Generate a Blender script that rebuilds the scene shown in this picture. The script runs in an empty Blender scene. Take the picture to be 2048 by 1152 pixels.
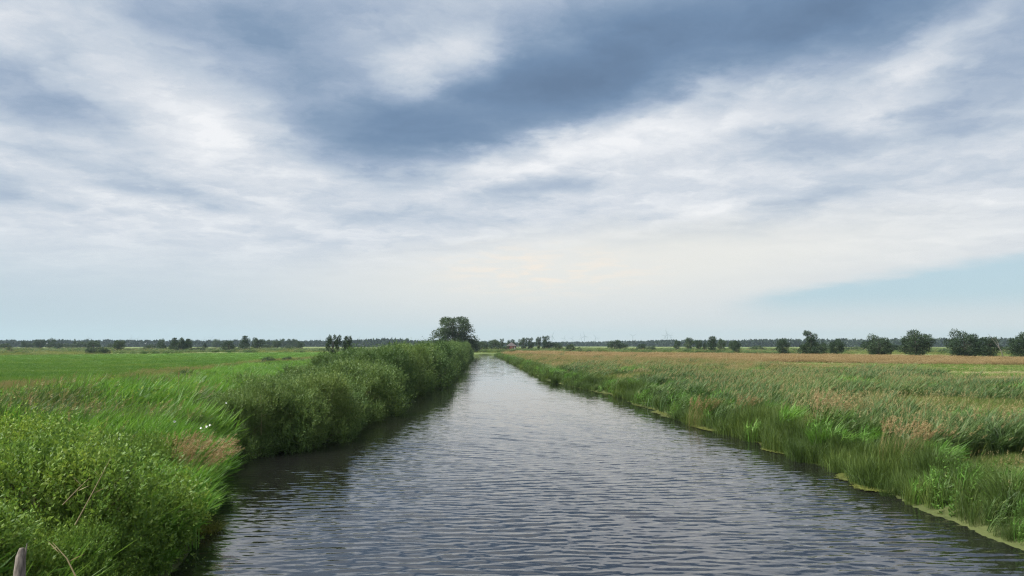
import bpy, math, random
import numpy as np

# ------------------------------------------------------------------ camera
SC = bpy.context.scene
COL = SC.collection
F = 2048 * 26.0 / 36.0            # focal length in photograph pixels
PITCH = math.radians(4.41)
CAMZ = 4.0                        # standing on a bridge over the canal
GZ = 0.75                         # meadow level above the water
cam_data = bpy.data.cameras.new('camera')
cam_data.lens = 26.0
cam_data.sensor_width = 36.0
cam_data.clip_start = 0.1
cam_data.clip_end = 30000.0
cam = bpy.data.objects.new('camera', cam_data)
COL.objects.link(cam)
cam.location = (0, 0, CAMZ)
cam.rotation_euler = (math.pi / 2 + PITCH, 0, 0)
SC.camera = cam

vs = SC.view_settings
vs.view_transform = 'Standard'
vs.look = 'None'
vs.gamma = 1.0
vs.use_curve_mapping = False
EXPO = 1.1
vs.exposure = EXPO
SC.render.engine = 'CYCLES'
SC.cycles.max_bounces = 6
SC.cycles.diffuse_bounces = 3
SC.cycles.glossy_bounces = 3
SC.cycles.transmission_bounces = 3
SC.cycles.volume_bounces = 1
SC.cycles.use_denoising = True
SC.cycles.denoising_prefilter = 'NONE'
SC.cycles.filter_width = 1.25

SUN_EL, SUN_AZ = math.radians(52), math.radians(-95)   # azimuth from +Y towards +X
SUN_STRENGTH = 5.0


def ray(px, py):
    x, y = (px - 1024) / F, (576 - py) / F
    c, s = math.cos(PITCH), math.sin(PITCH)
    v = np.array([x, c - y * s, s + y * c])
    return v / np.linalg.norm(v)


def azel(px, py):
    v = ray(px, py)
    return math.atan2(v[0], v[1]), math.asin(v[2])


def ground(px, py, z=GZ):
    v = ray(px, py)
    t = (z - CAMZ) / v[2]
    return v[0] * t, v[1] * t


def project(x, y, z):
    c, s = math.cos(PITCH), math.sin(PITCH)
    f = y * c + (z - CAMZ) * s
    u = -y * s + (z - CAMZ) * c
    return 1024 + F * x / f, 576 - F * u / f


# ------------------------------------------------------------------ node helper
class NT:
    def __init__(self, tree):
        self.t = tree
        tree.nodes.clear()

    def n(self, kind, ins=None, **props):
        nd = self.t.nodes.new(kind)
        for k, v in props.items():
            setattr(nd, k, v)
        for k, v in (ins or {}).items():
            self.put(nd.inputs[k], v)
        return nd

    def put(self, sock, v):
        if isinstance(v, bpy.types.NodeSocket):
            self.t.links.new(v, sock)
        else:
            sock.default_value = v

    def m(self, op, a, b=0.0, c=0.0, clamp=False):
        nd = self.n('ShaderNodeMath', operation=op, use_clamp=clamp)
        for i, v in enumerate((a, b, c)):
            self.put(nd.inputs[i], v)
        return nd.outputs[0]

    def v(self, op, a, b=(0, 0, 0), scale=None):
        nd = self.n('ShaderNodeVectorMath', operation=op)
        self.put(nd.inputs[0], a)
        self.put(nd.inputs[1], b)
        if scale is not None:
            self.put(nd.inputs['Scale'], scale)
        return nd.outputs['Value'] if op in ('LENGTH', 'DOT_PRODUCT') else nd.outputs['Vector']

    def mr(self, val, a, b, c=0.0, d=1.0, smooth=True):
        nd = self.n('ShaderNodeMapRange', interpolation_type='SMOOTHSTEP' if smooth else 'LINEAR')
        for i, x in enumerate((val, a, b, c, d)):
            self.put(nd.inputs[i], x)
        return nd.outputs[0]

    def mix(self, fac, a, b, blend='MIX'):
        nd = self.n('ShaderNodeMix', data_type='RGBA', blend_type=blend)
        self.put(nd.inputs[0], fac)
        for s, x in ((nd.inputs[6], a), (nd.inputs[7], b)):
            self.put(s, x if isinstance(x, bpy.types.NodeSocket) else (*x[:3], 1.0))
        return nd.outputs[2]

    def noise(self, vec, scale, detail=4.0, rough=0.5, dist=0.0):
        nd = self.n('ShaderNodeTexNoise', {'Vector': vec, 'Scale': scale, 'Detail': detail, 'Roughness': rough, 'Distortion': dist})
        return nd.outputs['Fac'], nd.outputs['Color']

    def ramp(self, fac, stops):
        nd = self.n('ShaderNodeValToRGB')
        cr = nd.color_ramp
        while len(cr.elements) < len(stops):
            cr.elements.new(0.5)
        for e, (p, c) in zip(cr.elements, stops):
            e.position = p
            e.color = (*c, 1.0)
        self.put(nd.inputs[0], fac)
        return nd.outputs[0]

    def comb(self, x, y, z=0.0):
        nd = self.n('ShaderNodeCombineXYZ', {0: x, 1: y, 2: z})
        return nd.outputs[0]

    def sep(self, v):
        nd = self.n('ShaderNodeSeparateXYZ', {0: v})
        return nd.outputs


def lin(r, g, b):
    f = lambda c: c / 12.92 if c <= 0.04045 else ((c + 0.055) / 1.055) ** 2.4
    return (f(r / 255), f(g / 255), f(b / 255))


# ------------------------------------------------------------------ world: layered cloud over a Nishita sky
def make_world():
    w = bpy.data.worlds.new('World')
    SC.world = w
    w.use_nodes = True
    k = NT(w.node_tree)
    d = k.n('ShaderNodeTexCoord').outputs['Generated']
    X, Y, Z = k.sep(d)
    zc = k.m('MAXIMUM', Z, 0.0)
    az = k.m('ARCTAN2', X, Y)
    el = k.m('ARCSINE', zc)
    # cloud sheet coordinates: the direction dropped on a level sheet overhead
    inv = k.m('DIVIDE', 1.25, k.m('ADD', zc, 0.13))
    q = k.v('SCALE', k.comb(X, Y, 0.0), scale=inv)
    nf1, nc1 = k.noise(q, 0.9, 5.0, 0.55)
    nf1b, nc1b = k.noise(k.v('ADD', q, (17.0, 5.0, 3.0)), 3.2, 5.0, 0.6)
    w1 = k.v('SUBTRACT', nc1, (0.5, 0.5, 0.5))
    w2 = k.v('SUBTRACT', nc1b, (0.5, 0.5, 0.5))
    warp = k.v('ADD', k.v('SCALE', w1, scale=0.17), k.v('SCALE', w2, scale=0.21))
    wx, wy, _ = k.sep(warp)
    ela = k.m('ADD', k.m('MULTIPLY', el, 0.85), 0.01)
    p = k.comb(k.m('ADD', az, k.m('MULTIPLY', wx, k.m('ADD', el, 0.12))), k.m('ADD', el, k.m('MULTIPLY', wy, ela)))

    acc = None
    # cloud masses: centre, half sizes, tilt, density (negative = thicker and greyer)
    blobs = [
        # thick slate band crossing from upper right down to the middle
        (1800, -60, 600, 150, 16, -0.36), (1400, 50, 520, 150, 17, -0.32), (1120, 165, 380, 120, 19, -0.27),
        (1700, 40, 330, 75, 17, -0.20), (700, 255, 260, 75, 0, -0.12), (930, 235, 360, 110, 14, -0.30), (760, 285, 240, 75, 4, -0.20), (1180, 60, 400, 150, 12, -0.12),
        # upper left grey layer
        (420, 50, 700, 190, 0, -0.14), (230, 65, 260, 55, 0, -0.12), (590, 60, 170, 70, 0, -0.10), (650, 170, 210, 95, -20, -0.16),
        (-20, 10, 260, 80, 0, 0.24), (350, 150, 240, 60, -22, 0.20), (870, 140, 170, 75, 18, 0.30),
        # left middle
        (60, 200, 220, 90, -15, -0.12), (210, 245, 140, 45, -5, -0.14), (370, 240, 130, 55, -10, 0.20), (520, 310, 210, 65, -5, 0.20),
        (50, 375, 200, 42, -6, -0.20), (290, 365, 240, 38, -14, -0.18), (410, 405, 180, 26, -8, -0.12), (190, 390, 120, 26, 0, 0.20),
        (480, 430, 240, 34, 4, 0.12), (700, 425, 170, 26, 2, -0.14),
        # bright rim under the slate band and the layer below it
        (900, 315, 160, 34, 6, 0.20), (1030, 310, 200, 46, 14, 0.26), (1240, 250, 270, 56, 24, 0.26), (1450, 195, 240, 66, 20, 0.30),
        (1400, 300, 420, 110, 14, 0.08),
        (1075, 375, 160, 36, 4, -0.24), (1340, 484, 230, 22, 6, -0.22), (1620, 285, 210, 42, -3, -0.22),
        (1660, 385, 200, 30, 14, -0.18), (1970, 175, 200, 90, 30, -0.22), (1890, 80, 250, 42, 27, 0.16), (1790, 210, 150, 30, 16, 0.18),
        (1510, 400, 140, 14, 6, 0.14), (1340, 440, 130, 20, 12, 0.14), (1250, 520, 500, 40, 4, 0.10), (1700, 500, 420, 34, 6, 0.10),
    ]
    for (bx, by, rx, ry, ang, amp) in blobs:
        a, e = azel(bx, by)
        mp = k.n('ShaderNodeMapping', {'Vector': p, 'Location': (a, e, 0), 'Rotation': (0, 0, math.radians(ang)),
                                       'Scale': (rx / F * 1.25, ry / F * 1.25, 1.0)}, vector_type='TEXTURE')
        r = k.v('LENGTH', mp.outputs[0])
        f = k.mr(r, 1.0, 0.22 if abs(amp) > 0.19 else 0.0, 0.0, amp * (0.9 if abs(amp) > 0.19 else 1.0))
        acc = f if acc is None else k.m('ADD', acc, f)
    # lumps and wisps of the cloud sheet, slightly drawn out along the wind
    mp = k.n('ShaderNodeMapping', {'Vector': q, 'Rotation': (0, 0, math.radians(-25)), 'Scale': (0.9, 1.15, 1.0)}, vector_type='POINT')
    qq = k.v('ADD', mp.outputs[0], k.v('SCALE', w2, scale=0.55))
    s1, _ = k.noise(qq, 2.6, 8.0, 0.54)
    s2, _ = k.noise(k.v('ADD', qq, (9, 4, 0)), 0.8, 4.0, 0.5)
    s3, _ = k.noise(k.v('ADD', qq, (3, 14, 0)), 6.0, 9.0, 0.62)
    amp = k.mr(el, 0.03, 0.17, 0.06, 1.0)
    thick = k.mr(acc, -0.15, -0.55, 1.0, 0.6)           # the heavy band is smoother than the thin sheet
    amp = k.m('MULTIPLY', amp, thick)
    tex = k.m('MULTIPLY', k.m('SUBTRACT', s1, 0.5), 0.74)
    tex = k.m('ADD', tex, k.m('MULTIPLY', k.m('SUBTRACT', s2, 0.5), 0.25))
    tex = k.m('ADD', tex, k.m('MULTIPLY', k.m('SUBTRACT', s3, 0.5), 0.16))
    tex = k.m('MULTIPLY', tex, amp)
    base = k.m('ADD', k.mr(el, 0.06, 0.42, 0.83, 0.58), k.mr(el, 0.45, 0.95, 0.0, 0.32))
    B = k.m('DIVIDE', k.m('ADD', k.m('ADD', k.m('ADD', base, acc), tex), 0.2), 1.2, clamp=True)
    cloud = k.ramp(B, [(0.0, lin(98, 122, 153)), (0.15, lin(111, 137, 169)), (0.32, lin(131, 154, 182)), (0.50, lin(159, 176, 199)), (0.68, lin(192, 203, 217)),
                       (0.84, lin(218, 223, 231)), (1.0, lin(244, 245, 248))])
    # warm thin cloud low in the middle, blue-grey air low on the left
    def soft(bx, by, rx, ry, ang=0):
        a, e = azel(bx, by)
        m_ = k.n('ShaderNodeMapping', {'Vector': p, 'Location': (a, e, 0), 'Rotation': (0, 0, math.radians(ang)),
                                       'Scale': (rx / F, ry / F, 1.0)}, vector_type='TEXTURE')
        return k.mr(k.v('LENGTH', m_.outputs[0]), 1.0, 0.1, 0.0, 1.0)
    low = k.mr(el, 0.15, 0.03, 0.0, 1.0)
    hz = k.mix(k.mr(az, -0.75, 0.25, 0.0, 1.0), lin(181, 200, 212), lin(226, 226, 225))
    cloud = k.mix(k.m('MULTIPLY', low, 0.85), cloud, hz)
    cloud = k.mix(k.m('MULTIPLY', soft(1240, 535, 900, 125, 4), 0.95), cloud, lin(238, 236, 230))
    warm_n, _ = k.noise(k.comb(k.m('MULTIPLY', az, 9.0), k.m('MULTIPLY', el, 60.0)), 2.2, 6.0, 0.6, 0.4)
    cloud = k.mix(k.m('MULTIPLY', k.m('MULTIPLY', soft(1090, 545, 330, 75, 0), k.mr(warm_n, 0.42, 0.66)), 0.95), cloud, lin(252, 239, 224))
    # clear sky under the edge of the cloud sheet on the right
    a0, e0 = azel(1400, 600)
    a1, e1 = azel(2048, 497)
    line = k.m('ADD', k.m('MULTIPLY', k.m('SUBTRACT', az, a0), (e1 - e0) / (a1 - a0)), e0)
    gap = k.m('SUBTRACT', line, k.m('ADD', el, k.m('MULTIPLY', k.m('SUBTRACT', nf1b, 0.5), 0.022)))
    clear = k.m('MULTIPLY', k.mr(gap, -0.004, 0.016), k.mr(az, a0, a0 + 0.12))
    clear = k.m('MULTIPLY', clear, k.m('MULTIPLY', k.mr(el, 0.02, 0.065), k.mr(az, 1.6, 0.9)))
    sky = k.n('ShaderNodeTexSky', sky_type='NISHITA', sun_disc=False, sun_elevation=SUN_EL, sun_rotation=SUN_AZ)
    STR = 0.1
    KX = 2.0 ** -EXPO
    cl10 = k.v('SCALE', cloud, scale=KX / STR)
    blue = k.mix(0.75, k.v('SCALE', sky.outputs[0], scale=KX * 0.8), tuple(c * KX / STR for c in lin(198, 224, 237)))
    col = k.mix(k.m('MULTIPLY', clear, 1.0), cl10, blue)
    bg = k.n('ShaderNodeBackground', {'Color': col, 'Strength': STR})
    out = k.n('ShaderNodeOutputWorld', {'Surface': bg.outputs[0]})


make_world()
sun_data = bpy.data.lights.new('sun', 'SUN')
sun_data.energy = SUN_STRENGTH
sun_data.angle = math.radians(34)
sun_data.color = (1.0, 0.96, 0.90)
sun = bpy.data.objects.new('sun', sun_data)
COL.objects.link(sun)
sun.rotation_euler = (math.pi / 2 - SUN_EL, 0, -SUN_AZ + math.pi)
sun.location = (-40, 0, 60)

# ------------------------------------------------------------------ mesh helpers
rng = np.random.default_rng(7)
random.seed(7)


def tag(o, label=None, cat=None, group=None, kind=None):
    if label: o['label'] = label
    if cat: o['category'] = cat
    if group: o['group'] = group
    if kind: o['kind'] = kind
    return o


def mesh_np(name, V, faces, mats, midx=None, smooth=False):
    """V (n,3); faces = list of (m,k) index arrays"""
    me = bpy.data.meshes.new(name)
    V = np.asarray(V, dtype=np.float32)
    me.vertices.add(len(V))
    me.vertices.foreach_set('co', V.ravel())
    faces = [np.asarray(f, dtype=np.int32) for f in faces if len(f)]
    tot = sum(f.size for f in faces)
    nf = sum(len(f) for f in faces)
    me.loops.add(tot)
    me.polygons.add(nf)
    me.loops.foreach_set('vertex_index', np.concatenate([f.ravel() for f in faces]))
    lt = np.concatenate([np.full(len(f), f.shape[1], dtype=np.int32) for f in faces])
    ls = np.concatenate([[0], np.cumsum(lt)[:-1]]).astype(np.int32)
    me.polygons.foreach_set('loop_start', ls)
    me.polygons.foreach_set('loop_total', lt)
    if midx is not None:
        me.polygons.foreach_set('material_index', np.asarray(midx, dtype=np.int32))
    if smooth:
        me.polygons.foreach_set('use_smooth', np.ones(nf, dtype=bool))
    for m in (mats if isinstance(mats, (list, tuple)) else [mats]):
        me.materials.append(m)
    me.update(calc_edges=True)
    return me


def obj(name, me, parent=None, loc=None, link=True):
    o = bpy.data.objects.new(name, me)
    if link:
        COL.objects.link(o)
    if parent is not None:
        o.parent = parent
    if loc is not None:
        o.location = loc
    return o


def empty(name, loc, rz=0.0, scale=(1, 1, 1)):
    o = bpy.data.objects.new(name, None)
    COL.objects.link(o)
    o.location = loc
    o.rotation_euler = (0, 0, rz)
    o.scale = scale
    return o


class Geo:
    """collects vertices and faces of one part"""
    def __init__(self):
        self.V, self.F, self.M, self.n = [], {}, {}, 0

    def add(self, V, faces, m=0):
        V = np.asarray(V, dtype=np.float64).reshape(-1, 3)
        f = np.asarray(faces, dtype=np.int64)
        self.F.setdefault(f.shape[1], []).append(f + self.n)
        self.M.setdefault(f.shape[1], []).append(np.full(len(f), m))
        self.V.append(V)
        self.n += len(V)
        return self

    def tube(self, pts, radii, sides=6, m=0, cap=True):
        pts = np.asarray(pts, dtype=np.float64)
        n = len(pts)
        tang = np.gradient(pts, axis=0)
        tang /= np.linalg.norm(tang, axis=1)[:, None] + 1e-9
        ref = np.array([0.0, 0.0, 1.0]) if abs(tang[0, 2]) < 0.9 else np.array([1.0, 0.0, 0.0])
        a = np.cross(tang, ref)
        a /= np.linalg.norm(a, axis=1)[:, None] + 1e-9
        b = np.cross(tang, a)
        th = np.linspace(0, 2 * np.pi, sides, endpoint=False)
        ring = (np.cos(th)[None, :, None] * a[:, None, :] + np.sin(th)[None, :, None] * b[:, None, :]) * np.asarray(radii)[:, None, None]
        V = (pts[:, None, :] + ring).reshape(-1, 3)
        i = np.arange(n - 1)[:, None] * sides
        j = np.arange(sides)[None, :]
        jn = (j + 1) % sides
        q = np.stack([i + j, i + jn, i + sides + jn, i + sides + j], -1).reshape(-1, 4)
        self.add(V, q, m)
        if cap:
            c = np.vstack([pts[-1:], V[-sides:]])
            self.add(c, np.stack([np.zeros(sides, int), 1 + np.arange(sides), 1 + (np.arange(sides) + 1) % sides], -1), m)
        return self

    def box(self, x0, x1, y0, y1, z0, z1, m=0):
        V = [(x, y, z) for z in (z0, z1) for y in (y0, y1) for x in (x0, x1)]
        self.add(V, [(0, 2, 3, 1), (4, 5, 7, 6), (0, 1, 5, 4), (2, 6, 7, 3), (0, 4, 6, 2), (1, 3, 7, 5)], m)
        return self

    def mesh(self, name, mats, smooth=False):
        V = np.vstack(self.V)
        faces, mi = [], []
        for k_ in self.F:
            faces.append(np.vstack(self.F[k_]))
            mi.append(np.concatenate(self.M[k_]))
        return mesh_np(name, V, faces, mats, np.concatenate(mi), smooth)


def vnoise(x, y, scale, seed=0):
    """smooth value noise in 0..1"""
    r = np.random.default_rng(seed + 1000)
    tab = r.random((64, 64))
    x = np.asarray(x) / scale
    y = np.asarray(y) / scale
    xi, yi = np.floor(x).astype(int), np.floor(y).astype(int)
    fx, fy = x - xi, y - yi
    fx, fy = fx * fx * (3 - 2 * fx), fy * fy * (3 - 2 * fy)
    g = lambda a, b: tab[a % 64, b % 64]
    return (g(xi, yi) * (1 - fx) + g(xi + 1, yi) * fx) * (1 - fy) + (g(xi, yi + 1) * (1 - fx) + g(xi + 1, yi + 1) * fx) * fy


def fnoise(x, y, scale, seed=0):
    return 0.6 * vnoise(x, y, scale, seed) + 0.28 * vnoise(x, y, scale * 0.45, seed + 1) + 0.12 * vnoise(x, y, scale * 0.2, seed + 2)


# ------------------------------------------------------------------ materials
def material(name):
    m = bpy.data.materials.new(name)
    m.use_nodes = True
    return m, NT(m.node_tree)


def veg_mat(name, cols, transl=0.35, patch=6.0, gloss=0.15, rough=0.5):
    """leaf material: colour differs per leaf, per plant and in broad patches over the ground"""
    m, k = material(name)
    g = k.n('ShaderNodeNewGeometry')
    oi = k.n('ShaderNodeObjectInfo')
    pn, _ = k.noise(g.outputs['Position'], 1.0 / patch, 3.0, 0.5)
    t = k.m('ADD', k.m('MULTIPLY', g.outputs['Random Per Island'], 0.40), k.m('MULTIPLY', oi.outputs['Random'], 0.25))
    t = k.m('ADD', t, k.m('MULTIPLY', k.mr(pn, 0.3, 0.7), 0.35), clamp=True)
    n = len(cols)
    c = k.ramp(t, [(0.08 + 0.84 * i / (n - 1), cc) for i, cc in enumerate(cols)])
    dif = k.n('ShaderNodeBsdfPrincipled', {'Base Color': c, 'Roughness': rough, 'Specular IOR Level': gloss})
    tr = k.n('ShaderNodeBsdfTranslucent', {'Color': k.mix(0.35, c, k.mix(1.0, c, (1.25, 1.2, 0.55), 'MULTIPLY'))})
    mx = k.n('ShaderNodeMixShader', {0: transl, 1: dif.outputs[0], 2: tr.outputs[0]})
    k.n('ShaderNodeOutputMaterial', {'Surface': mx.outputs[0]})
    return m


def plain_mat(name, c1, c2, scale=3.0, rough=0.85, stretch=(1, 1, 1), bump=0.0, coord='Object'):
    m, k = material(name)
    tc = k.n('ShaderNodeTexCoord').outputs[coord]
    v = k.v('MULTIPLY', tc, stretch)
    f, _ = k.noise(v, scale, 6.0, 0.6)
    c = k.mix(k.mr(f, 0.3, 0.7), c1, c2)
    b = k.n('ShaderNodeBsdfPrincipled', {'Base Color': c, 'Roughness': rough, 'Specular IOR Level': 0.25})
    if bump:
        bn = k.n('ShaderNodeBump', {'Height': f, 'Strength': 0.6, 'Distance': bump})
        k.put(b.inputs['Normal'], bn.outputs[0])
    k.n('ShaderNodeOutputMaterial', {'Surface': b.outputs[0]})
    return m


def field_mat(name, cols, stretch=(1, 1), scale=0.05, fine=1.2, rough=0.9):
    """a sward seen at a low angle: broad patches with fine tussock mottling"""
    m, k = material(name)
    g = k.n('ShaderNodeNewGeometry').outputs['Position']
    v = k.v('MULTIPLY', g, (stretch[0], stretch[1], 1))
    a, _ = k.noise(v, scale, 5.0, 0.6, 0.5)
    b, _ = k.noise(g, fine, 6.0, 0.7)
    b2, _ = k.noise(v, scale * 7, 4.0, 0.6)
    t = k.m('ADD', k.m('MULTIPLY', a, 0.55), k.m('ADD', k.m('MULTIPLY', b, 0.25), k.m('MULTIPLY', b2, 0.20)))
    n = len(cols)
    c = k.ramp(k.mr(t, 0.33, 0.67, smooth=False), [(i / (n - 1), cc) for i, cc in enumerate(cols)])
    bs = k.n('ShaderNodeBsdfPrincipled', {'Base Color': c, 'Roughness': rough, 'Specular IOR Level': 0.1})
    bn = k.n('ShaderNodeBump', {'Height': b, 'Strength': 0.7, 'Distance': 0.25})
    k.put(bs.inputs['Normal'], bn.outputs[0])
    k.n('ShaderNodeOutputMaterial', {'Surface': bs.outputs[0]})
    return m


def water_mat():
    m, k = material('canal_water')
    geo = k.n('ShaderNodeNewGeometry')
    pos = geo.outputs['Position']
    N = geo.outputs['Normal']
    dist = k.v('LENGTH', k.v('MULTIPLY', pos, (0, 1, 0)))
    v1 = k.v('MULTIPLY', pos, (0.32, 1.0, 1.0))
    _, c1 = k.noise(v1, 10.0, 3.0, 0.55, 0.3)       # fine ripples everywhere
    _, c2 = k.noise(k.v('MULTIPLY', pos, (0.35, 1.0, 1.0)), 1.9, 3.0, 0.55, 0.4)   # wavelets beyond the modelled waves
    gust, _ = k.noise(k.v('MULTIPLY', pos, (0.10, 0.035, 1.0)), 1.0, 3.0, 0.55)
    gs = k.mr(gust, 0.32, 0.68, 0.55, 1.3)
    far = k.mr(dist, 55.0, 120.0)
    s1 = k.v('SCALE', k.v('MULTIPLY', k.v('SUBTRACT', c1, (0.5, 0.5, 0.5)), (0.75, 1.0, 0.0)), scale=k.m('MULTIPLY', gs, k.mr(dist, 15.0, 60.0, 0.26, 0.085)))
    s2 = k.v('SCALE', k.v('MULTIPLY', k.v('SUBTRACT', c2, (0.5, 0.5, 0.5)), (0.25, 1.0, 0.0)), scale=k.m('MULTIPLY', k.m('MULTIPLY', gs, k.m('ADD', k.m('MULTIPLY', far, 0.75), 0.25)), 0.14))
    nn = k.v('NORMALIZE', k.v('ADD', N, k.v('ADD', s1, s2)))
    b = k.n('ShaderNodeBsdfPrincipled', {'Base Color': (0.007, 0.0068, 0.0068, 1), 'Roughness': 0.03, 'IOR': 1.9, 'Normal': nn})
    k.n('ShaderNodeOutputMaterial', {'Surface': b.outputs[0]})
    return m


M = {}
M['soil'] = field_mat('bank_soil', [(0.030, 0.040, 0.016), (0.050, 0.065, 0.022), (0.085, 0.095, 0.035)], scale=0.15)
M['rough'] = field_mat('rough_meadow', [(0.07, 0.11, 0.035), (0.11, 0.145, 0.05), (0.17, 0.17, 0.07)], (0.25, 1.0), 0.02, 0.5)
M['lush'] = field_mat('lush_field', [(0.048, 0.118, 0.018), (0.066, 0.148, 0.022), (0.100, 0.168, 0.029)], (0.2, 1.0), 0.06, 0.8)
M['water'] = water_mat()
M['bark'] = plain_mat('bark', (0.06, 0.05, 0.04), (0.13, 0.11, 0.09), 6.0, 0.9, (1, 1, 0.2), 0.02)
M['pale_bark'] = plain_mat('pale_bark', (0.16, 0.15, 0.13), (0.28, 0.26, 0.23), 6.0, 0.9, (1, 1, 0.2))
M['twig'] = plain_mat('twig', (0.07, 0.06, 0.035), (0.13, 0.11, 0.06), 8.0)

# ------------------------------------------------------------------ river lines, terrain, water
def line_from_pixels(pts, pre, post):
    a = list(pre)
    for px, py in pts:
        x, y = ground(px, py, 0.0)
        a.append((y, x))
    a += list(post)
    a = np.array(a)
    return a[:, 0], a[:, 1]


LY, LX = line_from_pixels([(340, 1152), (396, 1060), (412, 985), (432, 925), (500, 914), (610, 893), (668, 872), (790, 802), (868, 768), (905, 740), (925, 721), (935, 712)],
                          [(-80, -6.4), (5, -6.3), (10, -6.2)], [(290, -18.0), (300, -60.0), (320, -200.0)])
RY, RX = line_from_pixels([(2048, 1108), (1900, 1035), (1730, 965), (1560, 900), (1420, 862), (1234, 793), (1182, 780), (1095, 761), (1058, 743), (1018, 724), (987, 710.5)],
                          [(-80, 10.2), (8, 10.2)], [(306, -20.0), (309, -60.0), (320, -200.0)])


def notch(y, seed):
    y = np.asarray(y, float)
    return (fnoise(y, 0 * y, 3.4, seed) - 0.5) * np.interp(y, [8, 14, 60, 160], [0.6, 1.5, 1.5, 0.0])


def xl(y): return np.interp(y, LY, LX) + 0.5 * notch(y, 301)
def xr(y): return np.interp(y, RY, RX) + notch(y, 302)


def height(x, y):
    x, y = np.asarray(x, float), np.asarray(y, float)
    d = np.maximum(xl(y) - x, x - xr(y))
    ss = lambda t: np.clip(t, 0, 1) ** 2 * (3 - 2 * np.clip(t, 0, 1))
    z = np.where(d < 0, -1.1 * ss(-d / 2.5), 0.48 * ss(d / 1.1) + 0.27 * ss((d - 0.6) / 6.0))
    z = z + np.where(d > 1.0, (fnoise(x, y, 5.0, 3) - 0.5) * 0.16 * np.clip((220 - y) / 180, 0, 1), 0)
    return z


def make_terrain():
    ys = [-80, -40, -20, -10, 0]
    y = 4.0
    while y < 310:
        ys.append(y)
        y += max(0.7, y * 0.022)
    ys += list(np.arange(299, 322, 1.5))
    ys = sorted(set(ys))
    ys = [v for i, v in enumerate(ys) if i == 0 or v - ys[i - 1] > 0.3]
    y = 330
    while y < 9400:
        ys.append(y)
        y *= 1.16
    ys.append(9400)
    ys = np.array(ys)
    off = np.array([9300, 5000, 2500, 1300, 700, 420, 260, 170, 120, 88, 66, 50, 38, 30, 24, 19, 15.5, 12.5, 10, 8, 6.4, 5, 3.9, 3, 2.3, 1.7, 1.25, 0.9, 0.6, 0.35, 0.15, 0.0])
    inner = np.linspace(0, 1, 12)[1:-1]
    rows = []
    for yy in ys:
        a, b = float(xl(yy)), float(xr(yy))
        rows.append(np.concatenate([np.maximum(a - off, -9400), a + (b - a) * inner, np.minimum(b + off[::-1], 9400)]))
    X = np.array(rows)
    Y = np.repeat(ys[:, None], X.shape[1], 1)
    Zz = height(X, Y)
    V = np.stack([X, Y, Zz], -1).reshape(-1, 3)
    nr, nc = X.shape
    i = np.arange(nr - 1)[:, None] * nc
    j = np.arange(nc - 1)[None, :]
    q = np.stack([i + j, i + j + 1, i + nc + j + 1, i + nc + j], -1).reshape(-1, 4)
    cy = V[q].mean(1)[:, 1]
    mi = (cy > 215).astype(int)
    o = obj('ground', mesh_np('ground', V, [q], [M['soil'], M['rough']], mi, True))
    tag(o, 'flat marsh meadow ground on both sides of the canal', 'ground', kind='structure')


make_terrain()


def make_water():
    ys = []
    y = -30.0
    while y < 7:
        ys.append(y); y += 1.0
    while y < 130:
        ys.append(y)
        y += 0.036 if y < 23 else 0.036 * (y / 23) ** 1.25
    while y < 330:
        ys.append(y); y += 4.0
    ys = np.array(ys)
    nc = 150
    t = np.linspace(0, 1, nc)
    a = np.minimum(xl(ys) - 1.0, xr(ys) - 1.5)
    b = xr(ys) + 1.0
    X = a[:, None] + (b - a)[:, None] * t[None, :]
    Y = np.repeat(ys[:, None], nc, 1)
    Z = np.zeros_like(X)
    r = np.random.default_rng(3)
    for i in range(46):
        lam = 0.14 * (0.50 / 0.14) ** (r.random() ** 1.1)
        ang = r.normal(0.05, 0.32)
        kx, ky = math.sin(ang) * 2 * math.pi / lam, -math.cos(ang) * 2 * math.pi / lam
        amp = 0.0027 * lam
        env = 0.45 + 1.1 * vnoise(X + 13 * i, Y, 3.5 * lam ** 0.5 + 1.5, 40 + i)
        ph = r.random() * 6.28 + 1.2 * vnoise(X, Y, 6, 90 + i)
        th = kx * X + ky * Y + ph
        Z += amp * env * (np.sin(th) + 0.22 * np.cos(2 * th))
    calm = 0.55 + 0.75 * np.clip((X - xl(Y)) / 7.0, 0, 1)
    gust = 0.7 + 0.7 * fnoise(X, Y * 0.5, 9, 77)
    fade = np.interp(Y, [14, 24, 45, 80, 125], [1.0, 0.72, 0.34, 0.2, 0.0])
    edge = np.clip(np.minimum(X - a[:, None], b[:, None] - X) / 1.5, 0.15, 1)
    Z *= calm * gust * fade * edge
    V = np.stack([X, Y, Z], -1).reshape(-1, 3)
    nr = len(ys)
    i = np.arange(nr - 1)[:, None] * nc
    j = np.arange(nc - 1)[None, :]
    q = np.stack([i + j, i + j + 1, i + nc + j + 1, i + nc + j], -1).reshape(-1, 4)
    o = obj('water', mesh_np('water', V, [q], M['water'], None, True))
    tag(o, 'dark rippled water of the straight canal', 'water', kind='structure')


make_water()


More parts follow.
